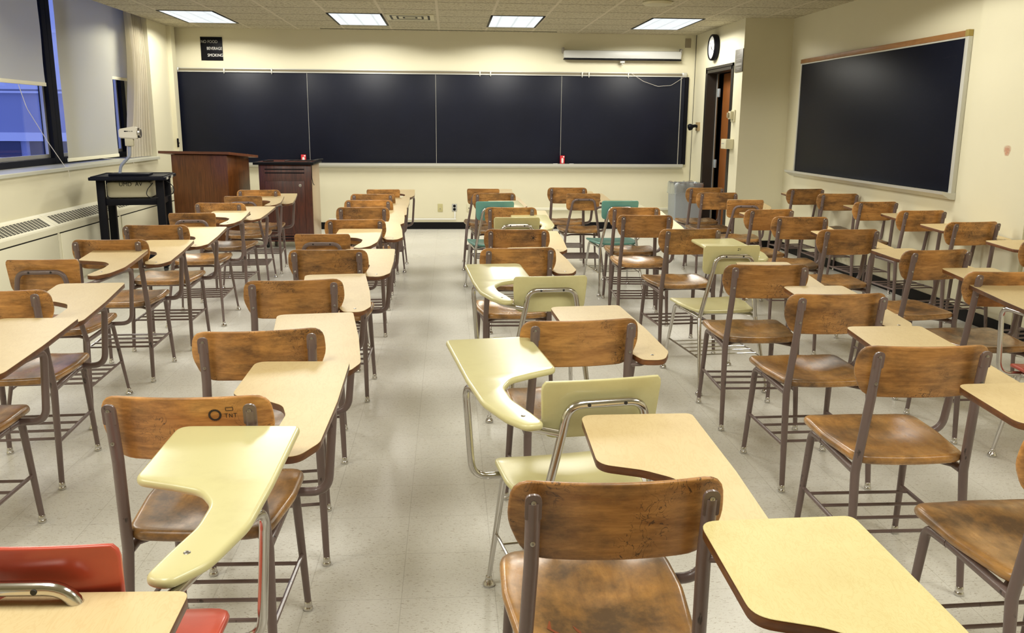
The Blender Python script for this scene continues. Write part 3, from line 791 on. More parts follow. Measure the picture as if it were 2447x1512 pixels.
WOOD = (MAT['seat'], MAT['back'])
PROTO = {
 'W': build_chair('tablet_arm_chair', 'W', WOOD, MAT['laminate'], 'brown_metal'),
 'WY': build_chair('tablet_arm_chair', 'W', WOOD, MAT['laminate_yellow'], 'brown_metal', dz=0.030),
 'L': build_chair('tablet_arm_chair', 'L', WOOD, MAT['laminate'], 'brown_metal'),
 'PY': build_chair('tablet_arm_chair', 'P', (MAT['yellow'],)*2, MAT['yellow'], 'chrome'),
 'PYL': build_chair('tablet_arm_chair', 'P', (MAT['yellow'],)*2, MAT['yellow'], 'chrome', -1),
 'PG': build_chair('tablet_arm_chair', 'P', (MAT['teal'],)*2, MAT['yellow'], 'chrome'),
 'PR': build_chair('tablet_arm_chair', 'P', (MAT['red'],)*2, MAT['yellow'], 'chrome'),
 'PRL': build_chair('tablet_arm_chair', 'P', (MAT['red'],)*2, MAT['laminate'], 'chrome', -1),
}
bpy.context.view_layer.update()
for p in PROTO.values(): register(p)
WN = 'column nearest the windows'; LA = 'column just left of the centre aisle'; RA = 'column just right of the centre aisle'
C4 = 'second column right of the centre aisle'; C5 = 'third column right of the centre aisle'; C6 = 'column along the right wall'
# (kind, x, y, yaw in degrees, label, group)
CH = [
 ('W', -1.66, 2.63, 0.0, 'wooden tablet-arm chair at the left picture edge, only seat, legs and tablet showing', WN),
 ('W', -1.709, 3.342, 3.6, 'wooden tablet-arm chair whose back is cut off by the left picture edge', WN),
 ('L', -1.879, 4.15, 4.1, 'wooden chair with bent tube behind its back, seventh from chalkboard beside radiators', WN),
 ('W', -1.829, 4.825, 2.2, 'wooden two-post tablet-arm chair beside radiators, sixth from the chalkboard in its column', WN),
 ('W', -1.808, 5.516, 1.3, 'wooden two-post tablet-arm chair, fifth from chalkboard in the window column', WN),
 ('L', -1.797, 6.293, 4.1, 'wooden tablet-arm chair with tube loop back, fourth from chalkboard in the window column', WN),
 ('W', -1.798, 7.04, -2.0, 'wooden two-post tablet-arm chair, third from chalkboard in the window column', WN),
 ('L', -1.771, 7.752, 6.2, 'wooden tablet-arm chair with tube loop back, second from chalkboard in window column', WN),
 ('W', -1.778, 8.41, 4.4, 'wooden tablet-arm chair nearest the dark red cabinet, first of the window column', WN),
 ('PR', -0.668, 1.262, -2.0, 'red chair with chrome loop and pale yellow tablet, bottom left corner', LA),
 ('W', -0.623, 1.987, -1.6, 'large wooden tablet-arm chair directly in front of the red chair, bottom left', LA),
 ('W', -0.586, 2.655, 7.5, 'wooden tablet-arm chair left of aisle, second in front of the red chair', LA),
 ('W', -0.629, 3.542, 6.8, 'wooden tablet-arm chair left of aisle, third in front of the red chair', LA),
 ('W', -0.611, 4.412, 0.1, 'wooden two-post tablet-arm chair left of aisle, just behind the loop-backed one', LA),
 ('L', -0.730, 5.091, 0.4, 'wooden tablet-arm chair with tube loop back, midway along left side of aisle', LA),
 ('W', -0.615, 5.821, 4.5, 'wooden two-post tablet-arm chair left of aisle, just ahead of the loop-backed one', LA),
 ('W', -0.649, 6.683, 2.5, 'wooden tablet-arm chair left of aisle, fourth from the chalkboard', LA),
 ('W', -0.660, 7.307, 2.3, 'wooden tablet-arm chair left of aisle, third from the chalkboard', LA),
 ('W', -0.681, 7.943, -0.3, 'wooden tablet-arm chair left of aisle, second from the chalkboard', LA),
 ('L', -0.629, 8.561, 1.9, 'wooden tablet-arm chair left of aisle, nearest the chalkboard', LA),
 ('W', 0.304, 1.443, 0.2, 'largest wooden tablet-arm chair at bottom centre, seat with reddish stains', RA),
 ('PYL', 0.389, 2.108, 9.0, 'nearest yellow chrome chair with left-handed yellow tablet', RA),
 ('W', 0.432, 2.76, 5.3, 'wooden tablet-arm chair between the two left-handed yellow chairs', RA),
 ('PYL', 0.429, 3.635, 4.8, 'farther yellow chrome chair with left-handed yellow tablet', RA),
 ('W', 0.359, 4.455, 4.4, 'orange-brown wooden tablet-arm chair just ahead of farther left-handed yellow chair', RA),
 ('W', 0.409, 5.261, -1.5, 'wooden tablet-arm chair with heavily stained back, just behind small yellow chair', RA),
 ('PY', 0.465, 6.001, 1.4, 'yellow chrome chair with right-handed tablet, right beside the centre aisle', RA),
 ('W', 0.470, 6.68, -2.5, 'wooden tablet-arm chair between the yellow and teal chairs by the aisle', RA),
 ('PG', 0.379, 7.246, 4.2, 'teal chrome chair with yellow tablet, right beside the centre aisle', RA),
 ('W', 0.418, 8.072, 4.3, 'wooden two-post tablet-arm chair just ahead of the aisle-side teal chair', RA),
 ('L', 0.335, 8.674, -2.6, 'wooden loop-backed chair nearest the chalkboard, right beside the centre aisle', RA),
 ('W', 1.420, 1.655, 2.0, 'wooden tablet-arm chair cut off by the bottom right corner', C4),
 ('W', 1.395, 2.376, -0.7, 'large wooden tablet-arm chair at right, directly ahead of the corner chair', C4),
 ('W', 1.487, 3.176, 1.2, 'wooden tablet-arm chair, second behind the right-handed yellow chair with chrome loop', C4),
 ('W', 1.463, 3.884, -2.0, 'wooden tablet-arm chair with dark scribbles, directly behind a right-handed yellow chair', C4),
 ('PY', 1.514, 4.564, 5.0, 'yellow chrome chair with right-handed tablet in the second column right of aisle', C4),
 ('W', 1.490, 5.279, 4.7, 'wooden tablet-arm chair just ahead of the yellow one, second column right of aisle', C4),
 ('W', 1.382, 6.099, -2.7, 'wooden tablet-arm chair, second behind the teal chair farther from the aisle', C4),
 ('W', 1.428, 6.683, -4.0, 'wooden tablet-arm chair directly behind the teal chair farther from the aisle', C4),
 ('PG', 1.437, 7.316, 4.0, 'teal chrome chair with yellow tablet, farther from the centre aisle', C4),
 ('L', 1.239, 8.086, 0.2, 'wooden loop-backed chair just ahead of the teal chair farther from the aisle', C4),
 ('W', 1.184, 8.79, -4.0, 'wooden two-post chair nearest chalkboard in second column right of aisle', C4),
 ('PRL', 2.56, 3.04, -4.0, 'red chrome chair with tan tablet, mostly cut off by the right picture edge', C5),
 ('W', 2.483, 3.658, -0.3, 'wooden tablet-arm chair at right edge, directly ahead of the red chrome chair', C5),
 ('W', 2.538, 4.343, 9.1, 'wooden tablet-arm chair, second ahead of the red chair by the right edge', C5),
 ('W', 2.476, 5.242, 2.5, 'wooden tablet-arm chair, third ahead of the red chair by the right edge', C5),
 ('W', 2.461, 5.983, -4.0, 'wooden tablet-arm chair, second behind the loop-backed one in third column right', C5),
 ('W', 2.443, 6.526, 6.8, 'wooden tablet-arm chair directly behind the loop-backed one, third column right of aisle', C5),
 ('L', 2.544, 7.421, -3.0, 'wooden loop-backed tablet-arm chair in the third column right of the aisle', C5),
 ('W', 2.532, 8.163, 0.8, 'wooden tablet-arm chair second from the grey waste bin', C5),
 ('W', 2.606, 8.818, 2.7, 'wooden tablet-arm chair nearest the grey waste bin', C5),
 ('W', 3.44, 4.72, 6.0, 'wooden tablet-arm chair of which only the tablet shows at the right edge', C6),
 ('W', 3.531, 5.656, 7.6, 'rightmost wooden chair back, standing below and beyond the right end of side chalkboard', C6),
 ('W', 3.600, 6.441, 5.8, 'wooden tablet-arm chair under the near end of the side chalkboard, second by wall', C6),
 ('W', 3.609, 7.2, 4.6, 'wooden tablet-arm chair along right wall, third from its far end', C6),
 ('W', 3.663, 8.066, -1.0, 'wooden tablet-arm chair along right wall, second from its far end', C6),
 ('W', 3.598, 8.672, 5.8, 'wooden tablet-arm chair farthest along the right wall, below the side chalkboard', C6),
 ('WY', 0.428, 0.775, 1.5, 'wooden chair at bottom right of aisle, only its yellow-grained tablet showing', RA),
 ('W', -0.728, 0.652, -2.0, 'wooden chair of which only the tan tablet shows in bottom left corner', LA),
]
used = set(); KEEP = {}
for kind, x, y, a, lab, grp in CH:
    if kind in used: o = copy_tree(PROTO[kind])
    else: o = PROTO[kind]; used.add(kind)
    o.location = (x, y, 0); o.rotation_euler = (0, 0, math.radians(a))
    tag(o, lab, 'chair', 'tablet-arm chairs in the '+grp)
    KEEP[lab] = o

# marks people left on some of the chairs
INK = simple('dark_ink', (0.03, 0.02, 0.015), 0.6)
def child_of(o, base):
    return [c for c in o.children if c.name.split('.')[0] == base][0]
bpy.context.view_layer.update()
def back_pt(u, v, bow=0.032, z0=0.797): return Vector((u, 0.0032+bow*(u/0.2)**2-v*0.16, z0+v))
def strokes(parent, name, lines, w, mat=INK, bow=0.032, z0=0.797):
    bm = bmesh.new()
    for ln_ in lines:
        for a, b_ in zip(ln_[:-1], ln_[1:]):
            d = Vector(b_)-Vector(a); n_ = Vector((-d.y, d.x)).normalized()*w
            q = [Vector(a)-n_, Vector(a)+n_, Vector(b_)+n_, Vector(b_)-n_]
            bm.faces.new([bm.verts.new(back_pt(p.x, p.y, bow, z0)) for p in q])
    return link(name, bm, mat, parent, False)
c1 = child_of(KEEP['large wooden tablet-arm chair directly in front of the red chair, bottom left'], 'backrest')
strokes(c1, 'inked_ring', [[(0.073+0.0125*math.cos(2*PI*k/20), -0.044+0.0125*math.sin(2*PI*k/20)) for k in range(21)]], 0.0024)
strokes(c1, 'inked_box', [[(0.098, -0.034), (0.114, -0.034), (0.114, -0.026), (0.098, -0.026), (0.098, -0.034)]], 0.0007)
strokes(c1, 'inked_letters', [[(0.094, -0.042), (0.102, -0.042)], [(0.098, -0.042), (0.098, -0.052)], [(0.105, -0.052), (0.105, -0.042), (0.111, -0.052), (0.111, -0.042)], [(0.114, -0.042), (0.122, -0.042)], [(0.118, -0.042), (0.118, -0.052)]], 0.0007)
c2 = child_of(KEEP['wooden tablet-arm chair with heavily stained back, just behind small yellow chair'], 'backrest')
strokes(c2, 'inked_star', [[(0.098-0.02*math.cos(a), -0.052-0.018*math.sin(a)), (0.098+0.02*math.cos(a), -0.052+0.018*math.sin(a))] for a in (0.1, 0.9, 1.57, 2.3)]+[[(0.091, -0.052), (0.105, -0.052)]], 0.0016)
c3 = child_of(KEEP['yellow chrome chair with right-handed tablet in the second column right of aisle'], 'backrest')
strokes(c3, 'inked_marks', [[(0.026, -0.017), (0.034, -0.015), (0.034, -0.021), (0.026, -0.027), (0.036, -0.027)], [(0.042, -0.015), (0.042, -0.027)]], 0.0011, INK, 0.016, 0.793)
# two reddish stains on the nearest seat
st_ = child_of(KEEP['largest wooden tablet-arm chair at bottom centre, seat with reddish stains'], 'seat')
RED_ST = simple('reddish_wood_stain', (0.26, 0.070, 0.028), 0.4)
def seat_z(u, v_):
    t = (v_-0.040)/0.438; ax = min(abs(u)/0.197, 1.0)
    z = 0.410+0.030+0.008*ax**2.4-0.016*math.exp(-((u/0.115)**2+((t-0.42)/0.28)**2))+0.004
    z += 0.010*math.exp(-((t-0.80)/0.15)**2)*(1-0.8*math.exp(-((abs(u)-0.095)/0.05)**2))+0.004*max(0, (0.12-t)/0.12)
    return z+0.0009
for pts_, wd in (([(-0.108, 0.150), (-0.112, 0.120), (-0.098, 0.105), (-0.082, 0.090), (-0.094, 0.075)], 0.0045), ([(-0.062, 0.135), (-0.054, 0.115), (-0.046, 0.095)], 0.004)):
    bm = bmesh.new(); L_ = []
    for i_, p_ in enumerate(pts_):
        ww = wd*(0.3 if i_ in (0, len(pts_)-1) else 1.0)
        L_.append([bm.verts.new((p_[0]+k_*ww, p_[1], seat_z(p_[0]+k_*ww, p_[1]))) for k_ in (-1, 1)])
    for a, b_ in zip(L_[:-1], L_[1:]): bm.faces.new((a[0], a[1], b_[1], b_[0]))
    link('reddish_stain', bm, RED_ST, st_, False)

# ------------------------------------------------------------------ front chalkboard
K = 0.9417
bx0, bx1 = -3.535, 3.180; zb0, zb1 = 0.885, 2.040
cb = empty('chalkboard', ((bx0+bx1)/2, YF, zb0)); tag(cb, 'long black four-panel chalkboard across the front wall', 'chalkboard')
cx_ = (bx0+bx1)/2
pw = 1.672; px0 = -3.507+0.0
for k in range(4):
    bm = bmesh.new(); a = px0+k*pw-cx_; box(bm, a+0.0025, a+pw-0.0025, -0.026, -0.002, 0.0, zb1-zb0, 0.0015); link('panel', bm, MAT['slate'], cb)
for k in (1, 2, 3):
    bm = bmesh.new(); a = px0+k*pw-cx_; box(bm, a-0.0024, a+0.0024, -0.0265, -0.004, 0.0, zb1-zb0); link('joint_strip', bm, MAT['alu'], cb, False)
for a, c in ((bx0, px0-0.001), (px0+4*pw+0.001, bx1+0.05)):
    bm = bmesh.new(); box(bm, a-cx_, c-cx_, -0.030, -0.002, 0.0, zb1-zb0); link('frame_stile', bm, MAT['black'], cb, False)
bm = bmesh.new(); box(bm, 3.118-cx_, 3.128-cx_, -0.034, -0.026, 0.0, zb1-zb0); link('edge_strip', bm, MAT['alu'], cb, False)
bm = bmesh.new(); box(bm, bx0-cx_, bx1-cx_+0.012, -0.040, -0.002, zb1-zb0+0.0, zb1-zb0+0.014); box(bm, bx0-cx_, bx1-cx_+0.012, -0.034, -0.002, zb1-zb0+0.040, zb1-zb0+0.050)
link('map_rail', bm, MAT['alu'], cb, False)
bm = bmesh.new(); box(bm, bx0-cx_, bx1-cx_+0.012, -0.030, -0.002, zb1-zb0+0.014, zb1-zb0+0.040); link('cork_strip', bm, simple('weathered_cork', (0.20, 0.17, 0.11), 0.8), cb, False)
bm = bmesh.new(); box(bm, bx0-cx_-0.005, bx0-cx_+0.075, -0.044, -0.002, zb1-zb0-0.004, zb1-zb0+0.055, 0.003); link('rail_end_cap', bm, MAT['alu'], cb)
bm = bmesh.new(); box(bm, bx1-cx_-0.045, bx1-cx_+0.016, -0.044, -0.002, zb1-zb0-0.004, zb1-zb0+0.055, 0.003); link('rail_end_cap', bm, MAT['alu'], cb)
for xx in (-2.885, -2.28, 0.42, 0.56, 1.78, 2.40, 1.87):
    bm = bmesh.new(); box(bm, xx-cx_-0.008, xx-cx_+0.008, -0.050, -0.034, zb1-zb0-0.008, zb1-zb0+0.050, 0.002); tube(bm, [(xx-cx_, -0.045, zb1-zb0-0.02), (xx-cx_, -0.052, zb1-zb0-0.005)], 0.004, 6); link('map_hook', bm, MAT['alu_light'], cb)
bm = bmesh.new(); prof = [(-0.002, -0.058), (-0.030, -0.058), (-0.085, -0.030), (-0.092, 0.006), (-0.086, 0.006), (-0.080, -0.004), (-0.030, -0.006), (-0.002, -0.006)]
a = [bm.verts.new((bx0-cx_+0.02, y, z)) for y, z in prof]; c = [bm.verts.new((bx1-cx_+0.005, y, z)) for y, z in prof]
for i in range(len(prof)): bm.faces.new((a[i], a[(i+1) % 8], c[(i+1) % 8], c[i]))
bm.faces.new(a[::-1]); bm.faces.new(c); link('chalk_tray', bm, MAT['alu_light'], cb, False)
# chalk boxes on the tray
def chalkbox(x, w, h, label, tilt=0.0):
    r = empty('chalk_box', (x, YF-0.055, zb0-0.0045)); r.rotation_euler = (0, 0, 0.1); tag(r, label, 'box')
    bm = bmesh.new(); box(bm, -w/2, w/2, -0.016, 0.016, 0, h, 0.001); link('carton', bm, MAT['red_box'], r)
    bm = bmesh.new(); o = round_poly([(-w*0.24, h*0.16), (w*0.24, h*0.16), (w*0.24, h*0.72), (-w*0.24, h*0.72)], w*0.16, 5)
    vs = [bm.verts.new((x_, -0.0166, z_)) for x_, z_ in o]; bm.faces.new(vs); link('printed_oval', bm, MAT['white'], r, False)
    bm = bmesh.new(); vs = [bm.verts.new(p) for p in ((w*0.1, -0.0166, h*0.8), (w*0.42, -0.0166, h*0.8), (w*0.42, -0.0166, h*0.93), (w*0.1, -0.0166, h*0.93))]; bm.faces.new(vs); link('printed_corner', bm, MAT['white'], r, False)
chalkbox(1.532, 0.058, 0.118, 'upright red chalk box on the tray below the right panel joint')
chalkbox(-1.917, 0.062, 0.115, 'red chalk box on the tray behind the dark cabinet')
for i, (xx, l_) in enumerate(((1.44, 'small white chalk piece left of the upright red box'), (1.66, 'small white chalk piece right of the upright red box'))):
    bm = bmesh.new(); tube(bm, [(-0.03, 0, 0), (0.03, 0.004, 0)], 0.0055, 8); o = link('chalk_piece', bm, MAT['white'], None, True, (xx, YF-0.055, zb0+0.002)); tag(o, l_, 'chalk')

# projection screen
ps = empty('projection_screen', (2.308, YF, 2.30)); tag(ps, 'white rolled-up projection screen case above the chalkboard', 'projection screen')
bm = bmesh.new(); prof = []
box(bm, -0.787, 0.787, -0.115, -0.030, -0.04, 0.065, 0.022); link('case', bm, MAT['white_metal'], ps)
bm = bmesh.new(); box(bm, -0.785, 0.785, -0.112, -0.034, -0.056, -0.041, 0.002); link('slot', bm, MAT['black'], ps)
for s in (-1, 1):
    bm = bmesh.new(); box(bm, s*0.79-0.012, s*0.79+0.012, -0.075, -0.002, 0.03, 0.10, 0.003); tube(bm, [(s*0.79, -0.06, 0.085), (s*0.79, -0.10, 0.085)], 0.012, 8); link('bracket', bm, MAT['dull_steel'], ps)
bm = bmesh.new(); box(bm, -0.03, 0.03, -0.082, -0.062, -0.090, -0.062, 0.003); lathe(bm, [(0.008, 0), (0.012, 0.006), (0.004, 0.016)], (0.0, -0.072, -0.112)); link('pull_handle', bm, MAT['white_metal'], ps)
cord([(2.318, YF-0.075, 2.19), (2.45, YF-0.07, 2.07), (2.60, YF-0.065, 1.98), (2.80, YF-0.06, 1.915), (2.98, YF-0.06, 1.93), (3.14, YF-0.05, 2.03)], 0.0022, 'screen_cord', 'thin cord sagging from the projection screen to the chalkboard corner', 'cord')

# NO FOOD sign
sg = empty('notice_sign', (-3.032, YF, 2.33)); tag(sg, 'black square sign with white lettering above the chalkboard', 'sign')
bm = bmesh.new(); box(bm, -0.138, 0.138, -0.008, -0.001, -0.146, 0.146, 0.001); link('plate', bm, MAT['black'], sg)
RX = (PI/2, 0, 0)
text_mesh('lettering', 'NO FOOD', 0.052, MAT['grey_plastic'], sg, (-0.132, -0.0085, 0.085), RX, sx=0.86)
text_mesh('lettering', 'BEVERAGE', 0.052, MAT['white'], sg, (-0.062, -0.0085, 0.002), RX, sx=0.80)
text_mesh('lettering', 'SMOKING', 0.052, MAT['white'], sg, (-0.056, -0.0085, -0.082), RX, sx=0.84)
# wall speaker square, outlets, raceways
def plate(name, loc, w, h, mat, label, cat, dots=(), dm='black', face='front', t=0.006):
    r = empty(name, loc, 0 if face == 'front' else PI/2*-1); tag(r, label, cat)
    bm = bmesh.new(); box(bm, -w/2, w/2, -t, 0, -h/2, h/2, 0.0015); link('cover', bm, mat, r)
    for x_, z_, rr in dots:
        bm = bmesh.new(); lathe(bm, [(rr, 0), (rr, 0.001)], (x_, -t-0.0002, z_), (0, -1, 0), 12); link('socket', bm, MAT[dm], r)
    return r
plate('wall_grille', (3.20, YF, 2.48), 0.078, 0.118, simple('tan_grille', (0.33, 0.28, 0.20), 0.7), 'small tan square plate high in the front right corner', 'wall plate')
plate('outlet', (-0.120, YF, 0.289), 0.067, 0.107, simple('ivory_plate', (0.52, 0.47, 0.23), 0.4), 'ivory wall plate left of the double socket on the front wall', 'outlet', ((0, -0.012, 0.008),), 'dull_steel')
plate('outlet', (0.073, YF, 0.292), 0.067, 0.103, MAT['grey_plastic'], 'grey double socket with black sockets on the front wall', 'outlet', ((0, 0.022, 0.019), (0, -0.022, 0.019)))
plate('outlet', (0.270, YF, 0.289), 0.062, 0.107, MAT['cream_plastic'], 'cream wall plate behind the aisle-side chairs, right of the double socket', 'outlet', ((0, -0.004, 0.007),), 'black')
rw = empty('wiring_raceway', (-1.0, YF, 0.137)); tag(rw, 'white wiring raceway from cabinet to the double socket', 'raceway')
bm = bmesh.new(); box(bm, -0.62, 1.095, -0.016, -0.0085, -0.008, 0.009, 0.002); link('horizontal_run', bm, MAT['white'], rw)
bm = bmesh.new(); box(bm, 1.070, 1.088, -0.014, -0.001, 0.010, 0.10, 0.002); link('riser', bm, MAT['white'], rw)
bm = bmesh.new(); box(bm, 1.10, 3.04, YF-0.030, YF-0.001, 0.258, 0.296, 0.004); o = link('wall_rail', bm, simple('pale_cream_rail', (0.80, 0.78, 0.64), 0.4)); tag(o, 'cream rail along the front wall left of the waste bin', 'wall rail')
# black latch by the left corner
bm = bmesh.new(); box(bm, -0.010, 0.012, -0.014, 0.0, -0.055, 0.055, 0.003); box(bm, -0.004, 0.022, -0.024, -0.012, -0.010, 0.004, 0.001); o = link('wall_latch', bm, MAT['black'], None, True, (-3.505, 11.955, 1.14)); tag(o, 'slim black latch on the post left of the front chalkboard', 'latch')
o.location = (-3.470, 11.80, 1.145)

# ------------------------------------------------------------------ side chalkboard on the right wall
sb = empty('side_chalkboard', (XR, 8.09, 0.93)); tag(sb, 'single black chalkboard with oak rail on the right wall', 'chalkboard')
sy0, sy1 = 6.56-8.09, 9.66-8.09; h0, h1 = 0.0, 1.132
bm = bmesh.new(); box(bm, -0.028, -0.002, sy0, sy1, h0, h1, 0.001); link('panel', bm, MAT['slate_side'], sb)
bm = bmesh.new(); box(bm, -0.036, -0.002, sy0-0.045, sy0, h0-0.01, h1+0.012, 0.002); box(bm, -0.036, -0.002, sy1, sy1+0.022, h0-0.01, h1+0.012, 0.002); box(bm, -0.034, -0.002, sy0, sy1, h1, h1+0.012, 0.001); link('frame', bm, MAT['alu_light'], sb)
bm = bmesh.new(); box(bm, -0.038, -0.002, sy0+0.0, sy1+0.03, h1+0.012, h1+0.056, 0.003); link('oak_rail', bm, MAT['oak'], sb)
bm = bmesh.new(); box(bm, -0.041, -0.002, sy0-0.045, sy0-0.001, h1+0.012, h1+0.06, 0.003); link('rail_end_cap', bm, simple('brass_cap', (0.42, 0.32, 0.10), 0.4, 0.3), sb)
bm = bmesh.new(); prof = [(-0.002, -0.058), (-0.040, -0.056), (-0.105, -0.018), (-0.112, 0.004), (-0.100, 0.004), (-0.060, -0.006), (-0.002, -0.004)]; N = len(prof)
a = [bm.verts.new((x, sy0-0.05, z)) for x, z in prof]; c = [bm.verts.new((x, sy1+0.09, z)) for x, z in prof]
for i in range(N): bm.faces.new((a[i], a[(i+1) % N], c[(i+1) % N], c[i]))
bm.faces.new(a[::-1]); bm.faces.new(c); link('chalk_tray', bm, MAT['alu_light'], sb, False)
# pink smudge on the pier
bm = bmesh.new(); vs = [bm.verts.new((0, math.cos(t)*0.040*(1+0.25*math.sin(3*t)), math.sin(t)*0.045*(1+0.2*math.cos(2*t)))) for t in [2*PI*k/20 for k in range(20)]]; bm.faces.new(vs)
mm, nt, b = new_mat('faded_pink_smudge')
nt.nodes.remove(b); out = nt.nodes['Material Output']; df = nt.nodes.new('ShaderNodeBsdfDiffuse'); df.inputs[0].default_value = (0.62, 0.30, 0.20, 1)
tr = nt.nodes.new('ShaderNodeBsdfTransparent'); mx = nt.nodes.new('ShaderNodeMixShader'); v = coords(nt)
ln = nt.nodes.new('ShaderNodeVectorMath'); ln.operation = 'LENGTH'; nt.links.new(v, ln.inputs[0])
fac = math_(nt, 'MULTIPLY', ramp(nt, math_(nt, 'MULTIPLY', ln.outputs['Value'], 20.0), ((0.35, 1.0), (1.0, 0.0))), math_(nt, 'ADD', noise(nt, v, 60, 3), 0.1))
nt.links.new(fac, mx.inputs[0]); nt.links.new(tr.outputs[0], mx.inputs[1]); nt.links.new(df.outputs[0], mx.inputs[2]); nt.links.new(mx.outputs[0], out.inputs['Surface'])
o = link('wall_smudge', bm, mm, None, False, (XR-0.031, 5.90, 1.262)); tag(o, 'faint pink smudge on the right wall pier', 'stain')

# ------------------------------------------------------------------ door wall: door, clock, plaque, boxes
dr = empty('door_1', (XP, (DY0+DY1)/2, 0)); dr['kind'] = 'structure'
hy = (DY1-DY0)/2
bm = bmesh.new()
box(bm, -0.012, 0.125, -hy, -hy+0.045, 0, DZ, 0.002); box(bm, -0.012, 0.125, hy-0.045, hy, 0, DZ, 0.002); box(bm, -0.012, 0.125, -hy, hy, DZ-0.045, DZ, 0.002)
box(bm, -0.012, -0.002, -hy-0.028, -hy+0.01, 0, DZ+0.028, 0.001); box(bm, -0.012, -0.002, hy-0.01, hy+0.028, 0, DZ+0.028, 0.001); box(bm, -0.012, -0.002, -hy-0.028, hy+0.028, DZ-0.01, DZ+0.028, 0.001)
link('frame', bm, MAT['door_metal'], dr, False)
bm = bmesh.new(); box(bm, 0.118, 0.126, hy-0.070, hy-0.046, 0.0, DZ-0.05, 0.001); link('edge_strip', bm, MAT['alu'], dr)
lf = bpy.data.objects.new('leaf', None); 
bm = bmesh.new(); box(bm, 0.0, 0.044, 0.0, 0.90, 0.012, DZ-0.05, 0.002); lf = link('leaf', bm, MAT['door_wood'], dr); lf.location = (0.13, -hy+0.046, 0); lf.rotation_euler = (0, 0, -math.radians(3.4))
bm = bmesh.new()
for zz in (0.93, 1.82): box(bm, 0.125, 0.145, hy-0.135, hy-0.072, zz-0.055, zz+0.05, 0.002)
link('strike_plate', bm, MAT['grey_steel'], dr)
# black panel standing in for the shade in the door gap
bm = bmesh.new(); box(bm, 0.20, 0.24, hy-0.16, hy+0.3, 0.0, DZ-0.05); link('gap_shade_panel', bm, MAT['black'], dr, False)
clk = empty('wall_clock', (XP, 11.12, 2.352)); tag(clk, 'round black-rimmed wall clock above the doorway', 'clock'); clk.rotation_euler = (0, 0, -PI/2)
bm = bmesh.new(); lathe(bm, [(0.150, 0.001), (0.156, 0.012), (0.156, 0.062), (0.150, 0.070), (0.136, 0.070), (0.133, 0.058), (0.02, 0.058)], (0, 0, 0), (0, -1, 0), 40); link('rim', bm, MAT['black'], clk)
bm = bmesh.new(); lathe(bm, [(0.133, 0.0585), (0.133, 0.060)], (0, 0, 0), (0, -1, 0), 40); link('dial', bm, MAT['white'], clk)
for h in range(1, 13):
    t = PI/2-h*PI/6
    text_mesh('numeral', str(h), 0.034, MAT['black'], clk, (0.102*math.cos(t), -0.0605, 0.102*math.sin(t)), RX, 'CENTER', 0.0004)
def hand(t, L, w, z, nm):
    bm = bmesh.new(); d = Vector((math.sin(t), 0, math.cos(t))); p = Vector((d.z, 0, -d.x))
    a = -d*0.02; vs = []
    for y in (-z, -z-0.001): vs.append([bm.verts.new(q+Vector((0, y, 0))) for q in (a-p*w, a+p*w, d*L+p*w*0.5, d*L-p*w*0.5)])
    bm.faces.new(vs[0]); bm.faces.new(vs[1][::-1])
    for k in range(4): bm.faces.new((vs[0][k], vs[0][(k+1) % 4], vs[1][(k+1) % 4], vs[1][k]))
    link(nm, bm, MAT['black'], clk, False)
hand(math.radians(133), 0.062, 0.005, 0.0625, 'hour_hand'); hand(math.radians(162), 0.095, 0.0035, 0.064, 'minute_hand')
pq = empty('room_plaque', (XP, 10.19, 2.135), -PI/2); tag(pq, 'narrow grey-brown plaque with pale text lines right of the door', 'sign')
bm = bmesh.new(); box(bm, -0.135, 0.135, -0.010, -0.001, -0.125, 0.125, 0.001); link('plate', bm, simple('taupe_plaque', (0.13, 0.12, 0.10), 0.5), pq)
bm = bmesh.new()
for zz, w, hgt in ((0.065, 0.12, 0.008), (0.018, 0.19, 0.010), (0.0, 0.12, 0.006), (-0.040, 0.215, 0.024), (-0.078, 0.17, 0.008), (-0.095, 0.10, 0.006)): box(bm, -w/2, w/2, -0.0112, -0.0102, zz-hgt/2, zz+hgt/2)
link('faint_text_lines', bm, simple('pale_print', (0.24, 0.23, 0.21), 0.6), pq, False)
th = empty('thermostat', (XP, 10.30, 1.53), -PI/2); tag(th, 'cream thermostat on the wall right of the door', 'thermostat')
bm = bmesh.new(); box(bm, -0.04, 0.085, -0.016, -0.001, -0.075, 0.06, 0.003); link('base', bm, MAT['cream_plastic'], th)
bm = bmesh.new(); box(bm, -0.025, 0.055, -0.055, -0.016, -0.045, 0.045, 0.004); link('cover', bm, MAT['cream_plastic'], th)
bm = bmesh.new(); box(bm, 0.0, 0.03, -0.080, -0.056, -0.03, 0.03, 0.004); link('dial', bm, simple('tan_knob', (0.40, 0.33, 0.22), 0.4), th)
sw = empty('switch_box', (XP, 10.32, 1.20), -PI/2); tag(sw, 'cream surface-mounted box below the thermostat', 'switch box')
bm = bmesh.new(); box(bm, -0.09, 0.10, -0.095, -0.001, -0.055, 0.058, 0.005); link('case', bm, MAT['cream_plastic'], sw)
bm = bmesh.new(); box(bm, -0.07, 0.03, -0.0962, -0.0952, 0.002, 0.012); link('faint_print', bm, MAT['grey_plastic'], sw, False)
pz = empty('pencil_sharpener', (XP, 11.75, 1.395), -PI/2); tag(pz, 'black fixture on a tan wall plate left of the door', 'pencil sharpener')
bm = bmesh.new(); box(bm, -0.085, 0.085, -0.014, -0.001, -0.055, 0.055, 0.002); link('back_plate', bm, simple('tan_wood_plate', (0.36, 0.26, 0.13), 0.6), pz)
